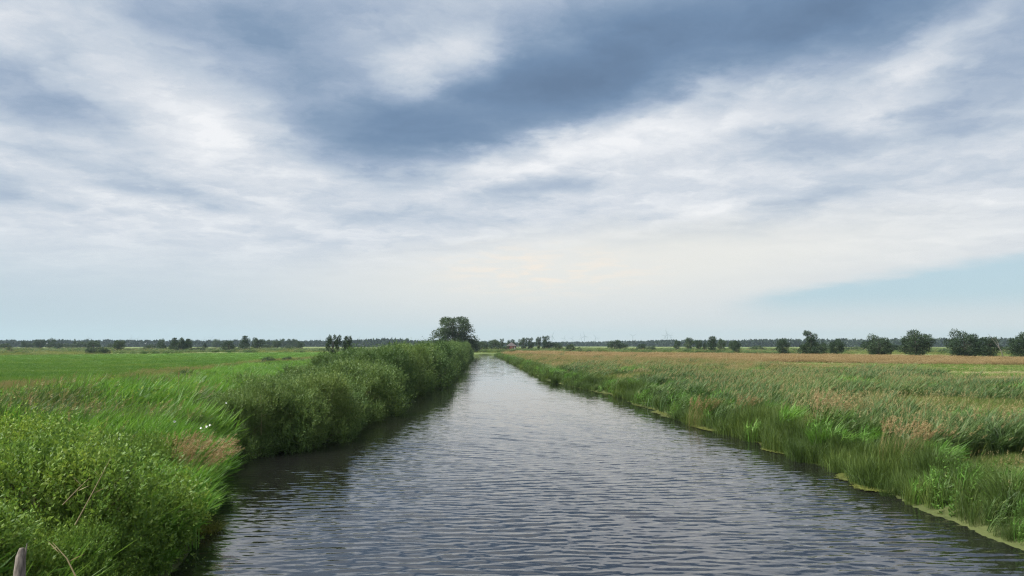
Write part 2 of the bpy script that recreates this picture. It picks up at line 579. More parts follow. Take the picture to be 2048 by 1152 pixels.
def sheet(name, near, far, mat, n=60, m=24, dz=0.012, label='', cat='field'):
    """field sheet between a near and a far border, both given along the view from left to right"""
    near = np.array([ground(*p_) for p_ in near])
    far = np.array([ground(*p_) for p_ in far])
    def res(a):
        s = np.concatenate([[0], np.cumsum(np.linalg.norm(np.diff(a, axis=0), axis=1))])
        s /= s[-1]
        return np.stack([np.interp(np.linspace(0, 1, n), s, a[:, i]) for i in (0, 1)], -1)
    A, B = res(near), res(far)
    t = np.linspace(0, 1, m)[None, :, None]
    P = A[:, None, :] * (1 - t) + B[:, None, :] * t
    wob = (fnoise(P[..., 0], P[..., 1], 9.0, 12) - 0.5) * 3.0
    P[:, 0, 1] += wob[:, 0]
    z = height(P[..., 0], P[..., 1]) + dz
    z = np.maximum(z, GZ - 0.05)
    V = np.concatenate([P, z[..., None]], -1).reshape(-1, 3)
    i = np.arange(n - 1)[:, None] * m
    j = np.arange(m - 1)[None, :]
    q = np.stack([i + j, i + m + j, i + m + j + 1, i + j + 1], -1).reshape(-1, 4)
    o = obj(name, mesh_np(name, V, [q], mat, None, True))
    tag(o, label, cat, kind='structure')
    return A, B


M['pink'] = field_mat('flowering_grass_field', [(0.125, 0.095, 0.055), (0.175, 0.130, 0.080), (0.225, 0.170, 0.115)], (0.25, 1.0), 0.05, 0.7)
M['mown'] = field_mat('mown_field', [(0.075, 0.125, 0.03), (0.115, 0.16, 0.042), (0.20, 0.20, 0.075)], (0.06, 1.0), 0.14, 0.8)
LEFT_NEAR = [(-420, 800), (0, 776), (160, 765), (260, 750), (400, 738), (520, 722), (690, 712)]
LEFT_FAR = [(-300, 713), (0, 711), (300, 708), (520, 705.2), (740, 704.6)]
sheet('mown_meadow', LEFT_NEAR, LEFT_FAR, M['lush'], label='bright green grass field left of the canal', cat='field', n=120, m=40)
sheet('pasture', [(1170, 716), (1400, 722), (1560, 735), (1700, 747), (1850, 762), (2048, 782), (2400, 812)],
      [(1170, 712), (1400, 718), (1680, 725), (2048, 730), (2400, 734)], M['mown'], label='striped yellow green mown pasture on the right', cat='field', dz=0.016, n=80, m=30)
sheet('flowering_meadow', [(1010, 709), (1170, 716), (1400, 722.5), (1680, 727), (2048, 731), (2500, 737)],
      [(1010, 703), (1170, 706.2), (1400, 708.6), (1680, 713), (2048, 718), (2500, 724)], M['pink'], label='pinkish brown meadow of flowering grass before the right trees', cat='field', dz=0.030, n=80, m=30)

# ------------------------------------------------------------------ plants: leaves, shoots, blades
def unit(v):
    return v / (np.linalg.norm(v, axis=-1, keepdims=True) + 1e-9)


def leaves(P, D, L, W, r, fold=0.25):
    """one folded diamond leaf per row: base P, direction D, length L, width W"""
    n = len(P)
    rnd = unit(r.normal(size=(n, 3)))
    S = unit(np.cross(D, rnd))
    Nn = np.cross(S, D)
    L = np.broadcast_to(np.asarray(L, float), (n,))[:, None]
    W = np.broadcast_to(np.asarray(W, float), (n,))[:, None]
    mid = P + D * L * 0.45
    V = np.stack([P, mid + S * W * 0.5 + Nn * W * fold, P + D * L, mid - S * W * 0.5 + Nn * W * fold], 1).reshape(-1, 3)
    q = np.arange(n * 4).reshape(n, 4)
    return V, q


def shoots(P, D, length, nl, ll, lw, r, spread=0.9, up=0.25):
    """leafy shoots: nl leaves along each, spiralling"""
    n = len(P)
    length = np.broadcast_to(np.asarray(length, float), (n,))
    t = (np.arange(nl) + 0.6) / nl
    t = t[None, :] + r.normal(0, 0.04, (n, nl))
    bend = unit(r.normal(size=(n, 3)))[:, None, :] * (t ** 2)[..., None] * 0.18
    pos = P[:, None, :] + D[:, None, :] * (t * length[:, None])[..., None] + bend * length[:, None, None]
    rad = unit(np.cross(unit(r.normal(size=(n, nl, 3))), D[:, None, :]))
    dirs = unit(D[:, None, :] * (1.0 - 0.35 * spread) + rad * spread + np.array([0, 0, up]))
    size = (0.65 + 0.5 * r.random((n, nl))) * (1.15 - 0.45 * t)
    return leaves(pos.reshape(-1, 3), dirs.reshape(-1, 3), (ll * size).ravel(), (lw * size).ravel(), r)


def lobes_cloud(lobes, count, r, shell=0.45, zmin=0.0):
    """points through the outer layer of a union of ellipsoids with outward normals"""
    C = np.array([l[:3] for l in lobes], float)
    R = np.array([l[3:6] for l in lobes], float)
    area = (R[:, 0] * R[:, 1] + R[:, 0] * R[:, 2] + R[:, 1] * R[:, 2])
    k = r.choice(len(lobes), int(count * 2.2), p=area / area.sum())
    d = unit(r.normal(size=(len(k), 3)))
    rad = 1 - shell * r.random(len(k)) ** 1.6
    P = C[k] + d * R[k] * rad[:, None]
    ins = np.zeros(len(P), bool)
    for i in range(len(lobes)):
        dd = np.linalg.norm((P - C[i]) / R[i], axis=1)
        ins |= (dd < 0.62) & (k != i)
    ok = ~ins & (P[:, 2] > zmin)
    P, d, k = P[ok][:count], d[ok][:count], k[ok][:count]
    return P, unit(d / R[k] * R[k].mean(1)[:, None])


M['willow'] = veg_mat('willow_leaf', [(0.034, 0.072, 0.024), (0.062, 0.116, 0.034), (0.100, 0.160, 0.043), (0.155, 0.210, 0.058)], 0.28, 5.0)
M['sallow'] = veg_mat('sallow_leaf', [(0.050, 0.108, 0.021), (0.098, 0.180, 0.031), (0.165, 0.248, 0.042), (0.275, 0.335, 0.060)], 0.34, 2.5)
M['tree'] = veg_mat('tree_leaf', [(0.020, 0.040, 0.021), (0.029, 0.054, 0.026), (0.043, 0.072, 0.031), (0.068, 0.098, 0.040)], 0.15, 9.0)
M['tree_pale'] = veg_mat('pale_tree_leaf', [(0.024, 0.045, 0.022), (0.036, 0.062, 0.028), (0.050, 0.080, 0.034), (0.075, 0.105, 0.045)], 0.2, 9.0)


def shrub_meshes(name, seed, nshoot, ll, lw, nl, slen, mat, R=2.4, H=3.0, stems=9):
    """willow shrub: many ascending shoots over a lumpy dome; returns foliage mesh, stem mesh"""
    r = np.random.default_rng(seed)
    lobes = [(0, 0, H * 0.38, R * 0.62, R * 0.62, H * 0.42)]
    for i in range(20):
        a = r.random() * 6.283
        e = r.random() ** 0.7
        rr = R * (0.80 - 0.34 * e) * (0.75 + 0.45 * r.random())
        zz = H * (0.10 + 0.58 * e)
        s = R * (0.19 + 0.17 * r.random())
        lobes.append((math.cos(a) * rr, math.sin(a) * rr, zz, s, s, s * (0.85 + 0.4 * r.random())))
    for i in range(11):                       # low skirt that hangs to the water
        a = 6.283 * (i + r.random() * 0.7) / 11
        rr = R * (0.72 + 0.22 * r.random())
        sk = R * (0.15 + 0.09 * r.random())
        lobes.append((math.cos(a) * rr, math.sin(a) * rr, H * 0.05, sk, sk, sk * 1.3))
    P, Nn = lobes_cloud(lobes, nshoot, r, 0.40, -0.35)
    D = unit(Nn * 0.75 + np.array([0.10, 0, 0.75]) + r.normal(0, 0.28, P.shape))
    ln = slen * (0.55 + 0.9 * r.random(len(P))) * np.where(r.random(len(P)) < 0.10, 1.7, 1.0)
    V, q = shoots(P - D * ln[:, None] * 0.35, D, ln, nl, ll, lw, r)
    V[:, 2] /= np.percentile(V[:, 2], 98.5) / H
    fol = mesh_np(name + '_foliage', V, [q], mat)
    g = Geo()
    for i in range(stems):
        l = lobes[1 + i % 20]
        b = np.array([r.normal(0, 0.18), r.normal(0, 0.18), -0.3])
        e = np.array(l[:3]) * np.array([0.9, 0.9, 1.05])
        mid = (b + e) / 2 + np.array([r.normal(0, .15), r.normal(0, .15), 0.25])
        g.tube([b, b * .6 + mid * .4 + np.array([0, 0, .1]), mid, e], [0.05, 0.042, 0.03, 0.01], 5)
    # twigs that hold up the outer shoots
    idx = r.choice(len(P), min(220, len(P)), replace=False)
    for i_ in idx:
        c = np.array([P[i_, 0] * 0.45, P[i_, 1] * 0.45, P[i_, 2] * 0.55])
        g.tube([c, (c + P[i_]) / 2 + [0, 0, 0.06], P[i_] + D[i_] * ln[i_] * 0.5], [0.012, 0.008, 0.003], 3, cap=False)
    return fol, g.mesh(name + '_stems', M['twig'])


def place_shrub(meshes, name, x, y, z, rz, scl, label, cat='shrub', group=None):
    e = empty(name, (x, y, z), rz, scl)
    tag(e, label, cat, group)
    obj('foliage', meshes[0], e)
    obj('stem', meshes[1], e)
    return e


# sallow bushes at the near left corner, closest to the camera
FG = [shrub_meshes('sallow%d' % i, 20 + i, 4300, 0.105, 0.048, 14, 0.55, M['sallow'], R=2.1, H=2.1) for i in range(2)]
for (i, x, y, rz, sx, sz, lab) in [
        (0, -7.75, 12.9, 0.4, 0.98, 0.90, 'bright yellow green leafy bush at the water, lower left corner'),
        (1, -10.7, 15.6, 2.1, 1.0, 0.86, 'yellow green bush at the left edge behind the front bush'),
        (1, -7.7, 9.6, 4.0, 0.80, 0.74, 'leafy bush beside the weathered stump at the very bottom left'),
        (1, -6.75, 11.2, 0.9, 0.50, 0.55, 'low leafy bush overhanging the water below the front bush'),
        (0, -9.2, 17.6, 5.3, 0.62, 0.66, 'small yellow green bush behind the waterside bush, before the reeds')]:
    place_shrub(FG[i], 'sallow_bush', x, y, float(height(x, y)) - 0.1, rz, (sx, sx, sz), lab, 'bush', 'bushes at the near left bank')

# the long willow hedge on the left bank
NEARW = [shrub_meshes('willow%d' % i, 40 + i, 3400, 0.15, 0.050, 12, 0.55, M['willow'], R=2.5, H=3.2) for i in range(3)]
FARW = [shrub_meshes('far_willow%d' % i, 60 + i, 1500, 0.24, 0.080, 9, 0.75, M['willow'], R=2.6, H=3.6, stems=6) for i in range(3)]
ORD = ['nearest', 'second', 'third', 'fourth', 'fifth', 'sixth', 'seventh', 'eighth', 'ninth', 'tenth', 'eleventh', 'twelfth']
for (px, py, sc_, tz, lab) in [(468, 918, 0.62, 2.0, 'small dark shrub at the water where the left hedge begins beside the reeds'),
                               (545, 906, 0.74, 2.35, 'low rounded shrub overhanging the duckweed at the near end of the hedge'),
                               (630, 886, 0.72, 2.5, 'shrub on the point where the near hedge bends along the canal')]:
    x, yq = ground(px, py, 0.0)
    yq += 1.25
    place_shrub(NEARW[1], 'willow_shrub', x - 0.25, yq, 0.15, px * 0.7, (sc_, sc_, tz / 3.2), lab, 'shrub', 'willow hedge on the left bank')
y = 30.2
k_ = 0
while y < 284:
    top = np.interp(y, [26, 34, 42, 55, 82, 200, 285], [2.1, 2.55, 2.95, 3.45, 3.95, 4.4, 4.5])
    near = y < 66
    rad = random.uniform(2.3, 3.1) if near else random.uniform(2.5, 3.5)
    x = float(xl(y)) - rad * 0.40 + random.uniform(-0.9, 0.25)
    ms = (NEARW if near else FARW)[k_ % 3]
    s = rad / (2.5 if near else 2.6)
    gz = min(float(height(x, y)), 0.45) - 0.15
    sz = (top - gz) / (3.2 if near else 3.6) * random.uniform(0.84, 1.06)
    lab = (ORD[k_] + ' waterside willow shrub from the near end of the left hedge') if k_ < 12 else \
        ('willow shrub in the far stretch of the waterside hedge')
    place_shrub(ms, 'willow_shrub', x, y, gz, random.uniform(0, 6.28), (s, s, sz), lab, 'shrub', 'willow hedge on the left bank')
    if y > 36:
        xx = x - random.uniform(2.8, 3.6)
        sz2 = (top - gz) / (3.2 if near else 3.6) * random.uniform(0.80, 1.02) * (0.84 if y < 52 else 1.0)
        labi = ('shrub on the field side of the hedge behind the ' + ORD[k_] + ' waterside willow') if k_ < 12 else \
            ('willow shrub in the far stretch of the hedge, field side')
        place_shrub((NEARW if near else FARW)[(k_ + 1) % 3], 'willow_shrub', xx, y + random.uniform(-1, 1), gz, random.uniform(0, 6.28), (s, s, sz2), labi, 'shrub',
                    'willow hedge on the left bank')
    y += rad * (1.62 if y < 66 else 1.7 + (y - 66) * 0.004)
    k_ += 1

# ------------------------------------------------------------------ grass, reeds and herbs as instanced tufts
def blades(n, h, w, rad, bend, r, wind=0.3, seg=4, hvar=0.35, droop=0.35, bias=0.0):
    """arched tapering blades leaning with the wind (towards +X)"""
    a = r.random(n) * 6.283
    b = np.sqrt(r.random(n)) * rad
    base = np.stack([np.cos(a) * b, np.sin(a) * b, np.full(n, -0.05)], -1)
    h_ = h * (1 - hvar * r.random(n))
    az = a + r.normal(0, 0.7, n)
    d = np.stack([np.cos(az), np.sin(az), np.zeros(n)], -1) * (bend * (0.3 + 0.9 * r.random(n)))[:, None] + np.array([wind, bias, 0])
    t = np.linspace(0, 1, seg)
    P = base[:, None, :] + d[:, None, :] * (h_[:, None] * t[None, :] ** 2)[..., None]
    P[..., 2] += h_[:, None] * (t - droop * np.linalg.norm(d, axis=1)[:, None] * t[None, :] ** 3)
    fa = r.random(n) * 6.283
    S = np.stack([np.cos(fa), np.sin(fa), np.zeros(n)], -1)
    ww = w * (0.7 + 0.6 * r.random(n))[:, None] * np.array([0.75, 1.0, 0.75, 0.12] if seg == 4 else np.linspace(1, 0.15, seg))[None, :] * 0.5
    A = P + S[:, None, :] * ww[..., None]
    B = P - S[:, None, :] * ww[..., None]
    V = np.stack([A, B], 2).reshape(-1, 3)
    i = (np.arange(n) * seg * 2)[:, None] + (np.arange(seg - 1) * 2)[None, :]
    q = np.stack([i, i + 1, i + 3, i + 2], -1).reshape(-1, 4)
    return V, q, P


def plume(tips, dirs, length, wid, nsp, r):
    """feathery seed heads at the tips of stems"""
    n = len(tips)
    t = r.random((n, nsp))
    pos = tips[:, None, :] + dirs[:, None, :] * (t * length)[..., None]
    dd = unit(dirs[:, None, :] * 1.2 + r.normal(0, 0.45, (n, nsp, 3)) + np.array([0.25, 0, -0.1]))
    return leaves(pos.reshape(-1, 3), dd.reshape(-1, 3), length * 0.32, wid, r, 0.1)


M['reed'] = veg_mat('reed_blade', [(0.032, 0.068, 0.020), (0.052, 0.098, 0.027), (0.080, 0.130, 0.034), (0.120, 0.165, 0.045)], 0.35, 7.0, 0.25)
M['reed_bright'] = veg_mat('bright_reed_blade', [(0.050, 0.125, 0.020), (0.075, 0.175, 0.026), (0.105, 0.225, 0.032), (0.150, 0.265, 0.045)], 0.4, 4.0, 0.25)
M['grass'] = veg_mat('meadow_grass', [(0.050, 0.085, 0.020), (0.085, 0.125, 0.028), (0.130, 0.160, 0.040), (0.190, 0.195, 0.062)], 0.35, 6.0)
M['rush'] = veg_mat('rush_blade', [(0.022, 0.042, 0.011), (0.040, 0.072, 0.017), (0.068, 0.112, 0.024), (0.115, 0.155, 0.034)], 0.3, 3.0)
M['tan'] = veg_mat('seed_head', [(0.15, 0.135, 0.055), (0.20, 0.178, 0.075), (0.26, 0.225, 0.105), (0.33, 0.29, 0.155)], 0.3, 5.0)
M['rust'] = veg_mat('rust_seed_head', [(0.155, 0.110, 0.050), (0.205, 0.150, 0.068), (0.25, 0.190, 0.090), (0.30, 0.235, 0.125)], 0.3, 5.0)
M['straw'] = veg_mat('straw', [(0.17, 0.14, 0.075), (0.25, 0.205, 0.11), (0.32, 0.275, 0.16)], 0.25, 4.0)
M['herb'] = veg_mat('herb_leaf', [(0.040, 0.090, 0.020), (0.065, 0.135, 0.026), (0.095, 0.180, 0.034), (0.130, 0.215, 0.045)], 0.35, 3.0)


def src(name, g, mats):
    return bpy.data.objects.new(name, g.mesh(name, mats))       # a source mesh only; never linked to the scene


def tuft_reed(seed, mat, h=1.35, w=0.020, n=26, wind=0.32, heads=2):
    r = np.random.default_rng(seed)
    g = Geo()
    V, q, P = blades(n, h, w, 0.22, 0.25, r, wind)
    g.add(V, q, 0)
    # leaves leaving the stems
    ns = n // 2
    for f in (0.35, 0.5, 0.65, 0.8):
        b = P[:ns, 1] * (1 - f) + P[:ns, 2] * f
        d = unit(r.normal(0, 0.5, (ns, 3)) * [1, 1, 0.3] + np.array([0.75, 0, 0.55]))
        V2, q2 = leaves(b, d, 0.34 * h / 1.3, w * 1.25, r, 0.15)
        g.add(V2, q2, 0)
    if heads:
        tips = P[:heads, -1]
        dd = unit(P[:heads, -1] - P[:heads, -2])
        V3, q3 = plume(tips - dd * 0.1, dd, 0.24, 0.012, 16, r)
        g.add(V3, q3, 1)
    return src('reed', g, [mat, M['tan']])


def tuft_grass(seed, mat, h=0.75, w=0.010, n=46, rad=0.28, bend=0.4, wind=0.28, heads=0, hmat='tan', hl=0.16):
    r = np.random.default_rng(seed)
    g = Geo()
    V, q, P = blades(n, h, w, rad, bend, r, wind)
    g.add(V, q, 0)
    if heads:
        V, q, P = blades(heads, h * 1.38, w * 0.45, rad, bend * 0.45, r, wind, hvar=0.3)
        g.add(V, q, 1)
        dd = unit(P[:, -1] - P[:, -2])
        V3, q3 = plume(P[:, -1] - dd * hl * 0.4, dd, hl, 0.011, 12, r)
        g.add(V3, q3, 1)
    return src('grass', g, [mat, M[hmat]])


def tuft_herb(seed, mat, h=0.8, n=11):
    r = np.random.default_rng(seed)
    g = Geo()
    a = r.random(n) * 6.283
    b = np.sqrt(r.random(n)) * 0.25
    P = np.stack([np.cos(a) * b, np.sin(a) * b, np.zeros(n)], -1)
    D = unit(np.stack([r.normal(0.12, 0.16, n), r.normal(0, 0.16, n), np.ones(n)], -1))
    V, q = shoots(P, D, h * (0.6 + 0.5 * r.random(n)), 14, 0.12, 0.045, r, 1.1, 0.05)
    g.add(V, q, 0)
    return src('herb', g, [mat])


def scatter(name, sources, pts, rz, scl, idx, label, cat, tilt=0.12):
    n = len(pts)
    me = bpy.data.meshes.new(name)
    me.vertices.add(n)
    me.vertices.foreach_set('co', np.asarray(pts, np.float32).ravel())
    rot = np.stack([rng.normal(0, tilt, n), rng.normal(0, tilt, n), rz], -1).astype(np.float32)
    at = me.attributes.new('rot', 'FLOAT_VECTOR', 'POINT'); at.data.foreach_set('vector', rot.ravel())
    scl = np.asarray(scl, np.float32)
    if scl.ndim == 1:
        scl = np.repeat(scl[:, None], 3, 1)
    at = me.attributes.new('scl', 'FLOAT_VECTOR', 'POINT'); at.data.foreach_set('vector', scl.ravel())
    at = me.attributes.new('idx', 'INT', 'POINT'); at.data.foreach_set('value', np.asarray(idx, np.int32))
    o = obj(name, me)
    ng = bpy.data.node_groups.new(name, 'GeometryNodeTree')
    ng.interface.new_socket('Geometry', in_out='INPUT', socket_type='NodeSocketGeometry')
    ng.interface.new_socket('Geometry', in_out='OUTPUT', socket_type='NodeSocketGeometry')
    N, Lk = ng.nodes, ng.links
    gi, go = N.new('NodeGroupInput'), N.new('NodeGroupOutput')
    jn = N.new('GeometryNodeJoinGeometry')
    for s_ in reversed(sources):
        oi = N.new('GeometryNodeObjectInfo')
        oi.inputs['Object'].default_value = s_
        g2 = N.new('GeometryNodeGeometryToInstance')
        Lk.new(oi.outputs['Geometry'], g2.inputs[0])
        Lk.new(g2.outputs[0], jn.inputs[0])
    ip = N.new('GeometryNodeInstanceOnPoints')
    Lk.new(gi.outputs[0], ip.inputs['Points'])
    Lk.new(jn.outputs[0], ip.inputs['Instance'])
    ip.inputs['Pick Instance'].default_value = True
    def attr(nm, ty, sock):
        a = N.new('GeometryNodeInputNamedAttribute')
        a.data_type = ty
        a.inputs['Name'].default_value = nm
        out = [s for s in a.outputs if s.enabled and s.name == 'Attribute'][0]
        Lk.new(out, sock)
    attr('idx', 'INT', ip.inputs['Instance Index'])
    e2r = N.new('FunctionNodeEulerToRotation')
    attr('rot', 'FLOAT_VECTOR', e2r.inputs[0])
    Lk.new(e2r.outputs[0], ip.inputs['Rotation'])
    attr('scl', 'FLOAT_VECTOR', ip.inputs['Scale'])
    Lk.new(ip.outputs[0], go.inputs[0])
    md = o.modifiers.new('scatter', 'NODES')
    md.node_group = ng
    tag(o, label, cat, kind='stuff')
    return o


def sample_region(bands, inside):
    """points at a density that falls with distance: bands = (y0, y1, tufts per square metre)"""
    out = []
    for (y0, y1, dens) in bands:
        xm = 0.74 * y1 + 6
        n = int((y1 - y0) * 2 * xm * dens)
        x = rng.uniform(-xm, xm, n)
        yy = rng.uniform(y0, y1, n)
        ok = (np.abs(x) < 0.74 * yy + 6) & inside(x, yy)
        out.append(np.stack([x[ok], yy[ok], np.full(ok.sum(), dens)], -1))
    return np.vstack(out)


def poly_y(pxs):
    """border of a field as y over x/y bearing"""
    g = np.array([ground(*p_) for p_ in pxs])
    b = g[:, 0] / g[:, 1]
    o_ = np.argsort(b)
    return b[o_], g[o_, 1]


RB, RBY = poly_y([(985, 707), (1170, 716.5), (1400, 722.5), (1480, 727), (1560, 735), (1700, 747), (1850, 762), (2048, 782), (2300, 804)])
LB, LBY = poly_y(LEFT_NEAR)

RIGHT_SRC = [tuft_reed(1, M['reed']), tuft_reed(2, M['reed'], 1.2, 0.022, 22, 0.42, 1),
             tuft_grass(3, M['grass'], 0.72, heads=6), tuft_grass(4, M['grass'], 0.66, heads=3, hl=0.2), tuft_grass(5, M['grass'], 0.6, n=60),
             tuft_grass(6, M['rush'], 0.85, 0.008, 90, 0.20, 0.5), tuft_grass(7, M['rush'], 0.7, 0.012, 70, 0.25, 0.65),
             tuft_grass(8, M['grass'], 0.75, heads=20, hmat='rust', hl=0.22), tuft_reed(9, M['reed_bright'], 1.05, 0.022, 30, 0.3, 0),
             tuft_herb(10, M['herb'])]


def right_inside(x, yy):
    d = x - xr(yy)
    return (d > -0.18) & (yy < np.interp(x / np.maximum(yy, 1), RB, RBY) + 4) & (yy < 304)


def right_scatter():
    p = sample_region([(7, 20, 22), (20, 35, 17), (35, 60, 10), (60, 100, 5.0), (100, 180, 2.6), (180, 304, 1.3)], right_inside)
    x, yy, dens = p.T
    d = x - xr(yy)
    n = len(x)
    u = rng.random(n)
    a = fnoise(x, yy, 9.0, 21)
    b = fnoise(x, yy, 7.0, 31)
    c = vnoise(x, yy, 3.0, 51)
    reedy = a + 0.34 * (u - 0.5) + 0.10 * np.clip(1 - np.abs(d - 6) / 8, 0, 1) - 0.30 * np.clip((yy - 70) / 60, 0, 1)
    idx = np.where(b + 0.5 * (u - .5) > 0.68, 2 + (rng.random(n) < 0.45), 4)
    idx = np.where(reedy > 0.54, (rng.random(n) < 0.4).astype(int), idx)
    idx = np.where((reedy > 0.54) & (c > 0.68), 8, idx)
    far = (yy > 60) & (rng.random(n) < np.clip((yy - 55) / 80, 0, 0.75))
    idx = np.where(far, np.where(rng.random(n) < 0.07, 7, np.where(rng.random(n) < 0.30, 2, 4)), idx)
    bank = d < 1.5 + 1.2 * c
    pick = rng.random(n)
    idx = np.where(bank, np.where(c + 0.25 * (pick - 0.5) > 0.42, 5 + (pick < 0.4), np.where(pick < 0.14, 8, np.where(pick < 0.34, 9, np.where(pick < 0.6, 1, 6)))), idx)
    # flattened opening in the near right corner
    ox = (x - 15.5) / 3.8
    oy = (yy - 20.0) / 2.6
    open_ = (ox ** 2 + oy ** 2) < 1.0
    s = rng.uniform(0.75, 1.2, n) * (0.85 + 0.35 * vnoise(x, yy, 5.0, 61))
    s = np.where(bank, s * (0.55 + 0.75 * vnoise(x, yy, 1.3, 66)), s)
    s = np.where(open_, s * 0.42, s)
    idx = np.where(open_ & (idx < 2), 4, idx)
    wide = s * np.interp(dens, [1.3, 2.6, 5, 10, 22], [2.3, 1.9, 1.5, 1.2, 1.0])
    keep = ~(bank & (d < 0.2) & (c < 0.5))
    pts = np.stack([x, yy, np.maximum(height(x, yy), -0.02)], -1)
    # tufts keep their lean with the wind: only a small turn about the vertical
    rz = rng.normal(0, 0.55, n)
    scl = np.stack([wide, wide, s * np.interp(yy, [60, 200], [1.0, 0.85])], -1)
    scatter('reed_bed', RIGHT_SRC, pts[keep], rz[keep], scl[keep], idx[keep], 'wind bent reeds and flowering grasses covering the right bank', 'reeds')
    return keep.sum()


LEFT_SRC = [tuft_reed(11, M['reed_bright'], 1.25, 0.026, 30, 0.30, 0), tuft_reed(12, M['reed_bright'], 1.05, 0.030, 28, 0.4, 0),
            tuft_reed(13, M['reed'], 1.4, 0.026, 26, 0.35, 1), tuft_herb(14, M['herb'], 0.85), tuft_herb(15, M['sallow'], 0.9),
            tuft_grass(16, M['grass'], 0.65, heads=4), tuft_grass(17, M['grass'], 0.6, n=60),
            tuft_grass(18, M['grass'], 0.7, heads=18, hmat='rust', hl=0.2), tuft_grass(19, M['rush'], 0.8, 0.008, 80, 0.22, 0.55)]


def left_inside(x, yy):
    d = xl(yy) - x
    brg = x / np.maximum(yy, 1)
    return (d > 0.1) & (yy < np.interp(brg, LB, LBY) + 1.5) & (yy < 290)


def left_scatter():
    p = sample_region([(7, 20, 17), (20, 34, 18), (34, 60, 9), (60, 110, 4), (110, 290, 1.2)], left_inside)
    x, yy, dens = p.T
    d = xl(yy) - x
    n = len(x)
    u = rng.random(n)
    a = fnoise(x, yy, 7.0, 121)
    c = vnoise(x, yy, 2.6, 151)
    limit = np.interp(x / yy, LB, LBY)
    rel = yy / limit                                   # 1 = field border
    idx = np.where(a + 0.3 * (u - .5) > 0.5, np.where(c > 0.55, 2, 0), np.where(c > 0.6, 3, np.where(u < 0.5, 1, 0)))
    idx = np.where((rng.random(n) < 0.18), 4, idx)
    strip = rel + 0.16 * (a - 0.5) > 0.66
    b = fnoise(x, yy, 8.0, 131)
    idx = np.where(strip, np.where((b + 0.15 * (u - .5) > 0.60) & (c < 0.55), np.where(u < 0.22, 7, 5), np.where(u < 0.5, 5, 6)), idx)
    dark = strip & (rel < 0.86) & (b < 0.44)
    idx = np.where(dark, 8, idx)
    s = rng.uniform(0.75, 1.2, n) * (0.8 + 0.4 * vnoise(x, yy, 4.0, 161))
    s = np.where(strip, s * np.interp(rel, [0.66, 0.95], [0.85, 0.6]), s)
    hedge = (yy > 26) & (d < 4.6)
    s = np.where(hedge, s * 0.45, s)
    s = np.where((yy > 26.5) & (d < 1.6), s * 0.3, s)
    tall = (yy > 19) & (yy < 38) & (d < 9) & ~hedge
    s = np.where(tall, s * np.where(yy > 24, 1.6, 1.35), s)
    for (bx, by, br_) in ((-7.75, 12.9, 2.4), (-10.7, 15.6, 2.3), (-7.7, 9.6, 2.0), (-9.2, 17.6, 1.5)):
        s = np.where((x - bx) ** 2 + (yy - by) ** 2 < br_ ** 2, s * np.where(u < 0.25, 1.15, 0.5), s)
    s = np.where((yy < 15.5) & (d > 0.9), s * 0.55, s)
    wide = s * np.interp(dens, [1.2, 4, 9, 18], [2.2, 1.6, 1.25, 1.0])
    pts = np.stack([x, yy, np.maximum(height(x, yy), -0.02)], -1)
    rz = rng.normal(0, 0.6, n)
    scatter('tall_grass', LEFT_SRC, pts, rz, np.stack([wide, wide, s], -1), idx, 'tall bright reeds, herbs and grasses between the left bank and field', 'tall grass')
    return n


nr_, nl_ = right_scatter(), left_scatter()


# low swards on the fields: short tufts that break up the flat sheets
def sward(name, sources, near, far, label, dens0, sc, yscale=(60, 2.5), tilt=0.1, seed=0, step=None):
    b1, y1 = poly_y(near)
    b2, y2 = poly_y(far)
    r = np.random.default_rng(seed)
    lo, hi = max(b1.min(), -0.80), min(b1.max(), 0.80)
    n = 90000
    br = r.uniform(lo, hi, n)
    ya, yb = np.interp(br, b1, y1), np.interp(br, b2, y2)
    # even in 1/y so that the density falls with distance
    v = r.uniform(1 / yb, 1 / ya)
    yy = 1 / v
    w = np.minimum(1.0, (1 / ya - 1 / yb) / (1 / ya - 1 / yb).max()) * dens0
    ok = r.random(n) < w
    yy, br = yy[ok], br[ok]
    x = br * yy
    pts = np.stack([x, yy, np.maximum(height(x, yy), GZ - 0.05)], -1)
    s = r.uniform(0.7, 1.25, len(x)) * sc * (0.7 + 0.6 * fnoise(x * 0.3, yy, 7.0, 5 + seed))
    wd = s * np.interp(yy, [30, 80, 160, 320], [1.2, 2.0, 3.2, 5.0])
    idx = r.integers(0, len(sources), len(x))
    if len(sources) == 3:                        # mowing swaths run along the pasture
        sw = vnoise(yy + 0.06 * x, x * 0, 3.2, 88) + 0.25 * (r.random(len(x)) - .5)
        idx = np.where(sw > 0.66, 2, np.where(sw > 0.45, 1, 0))
    scatter(name, sources, pts, r.normal(0, 0.7, len(x)), np.stack([wd, wd, s], -1), idx, label, 'grass', tilt)
    return len(x)


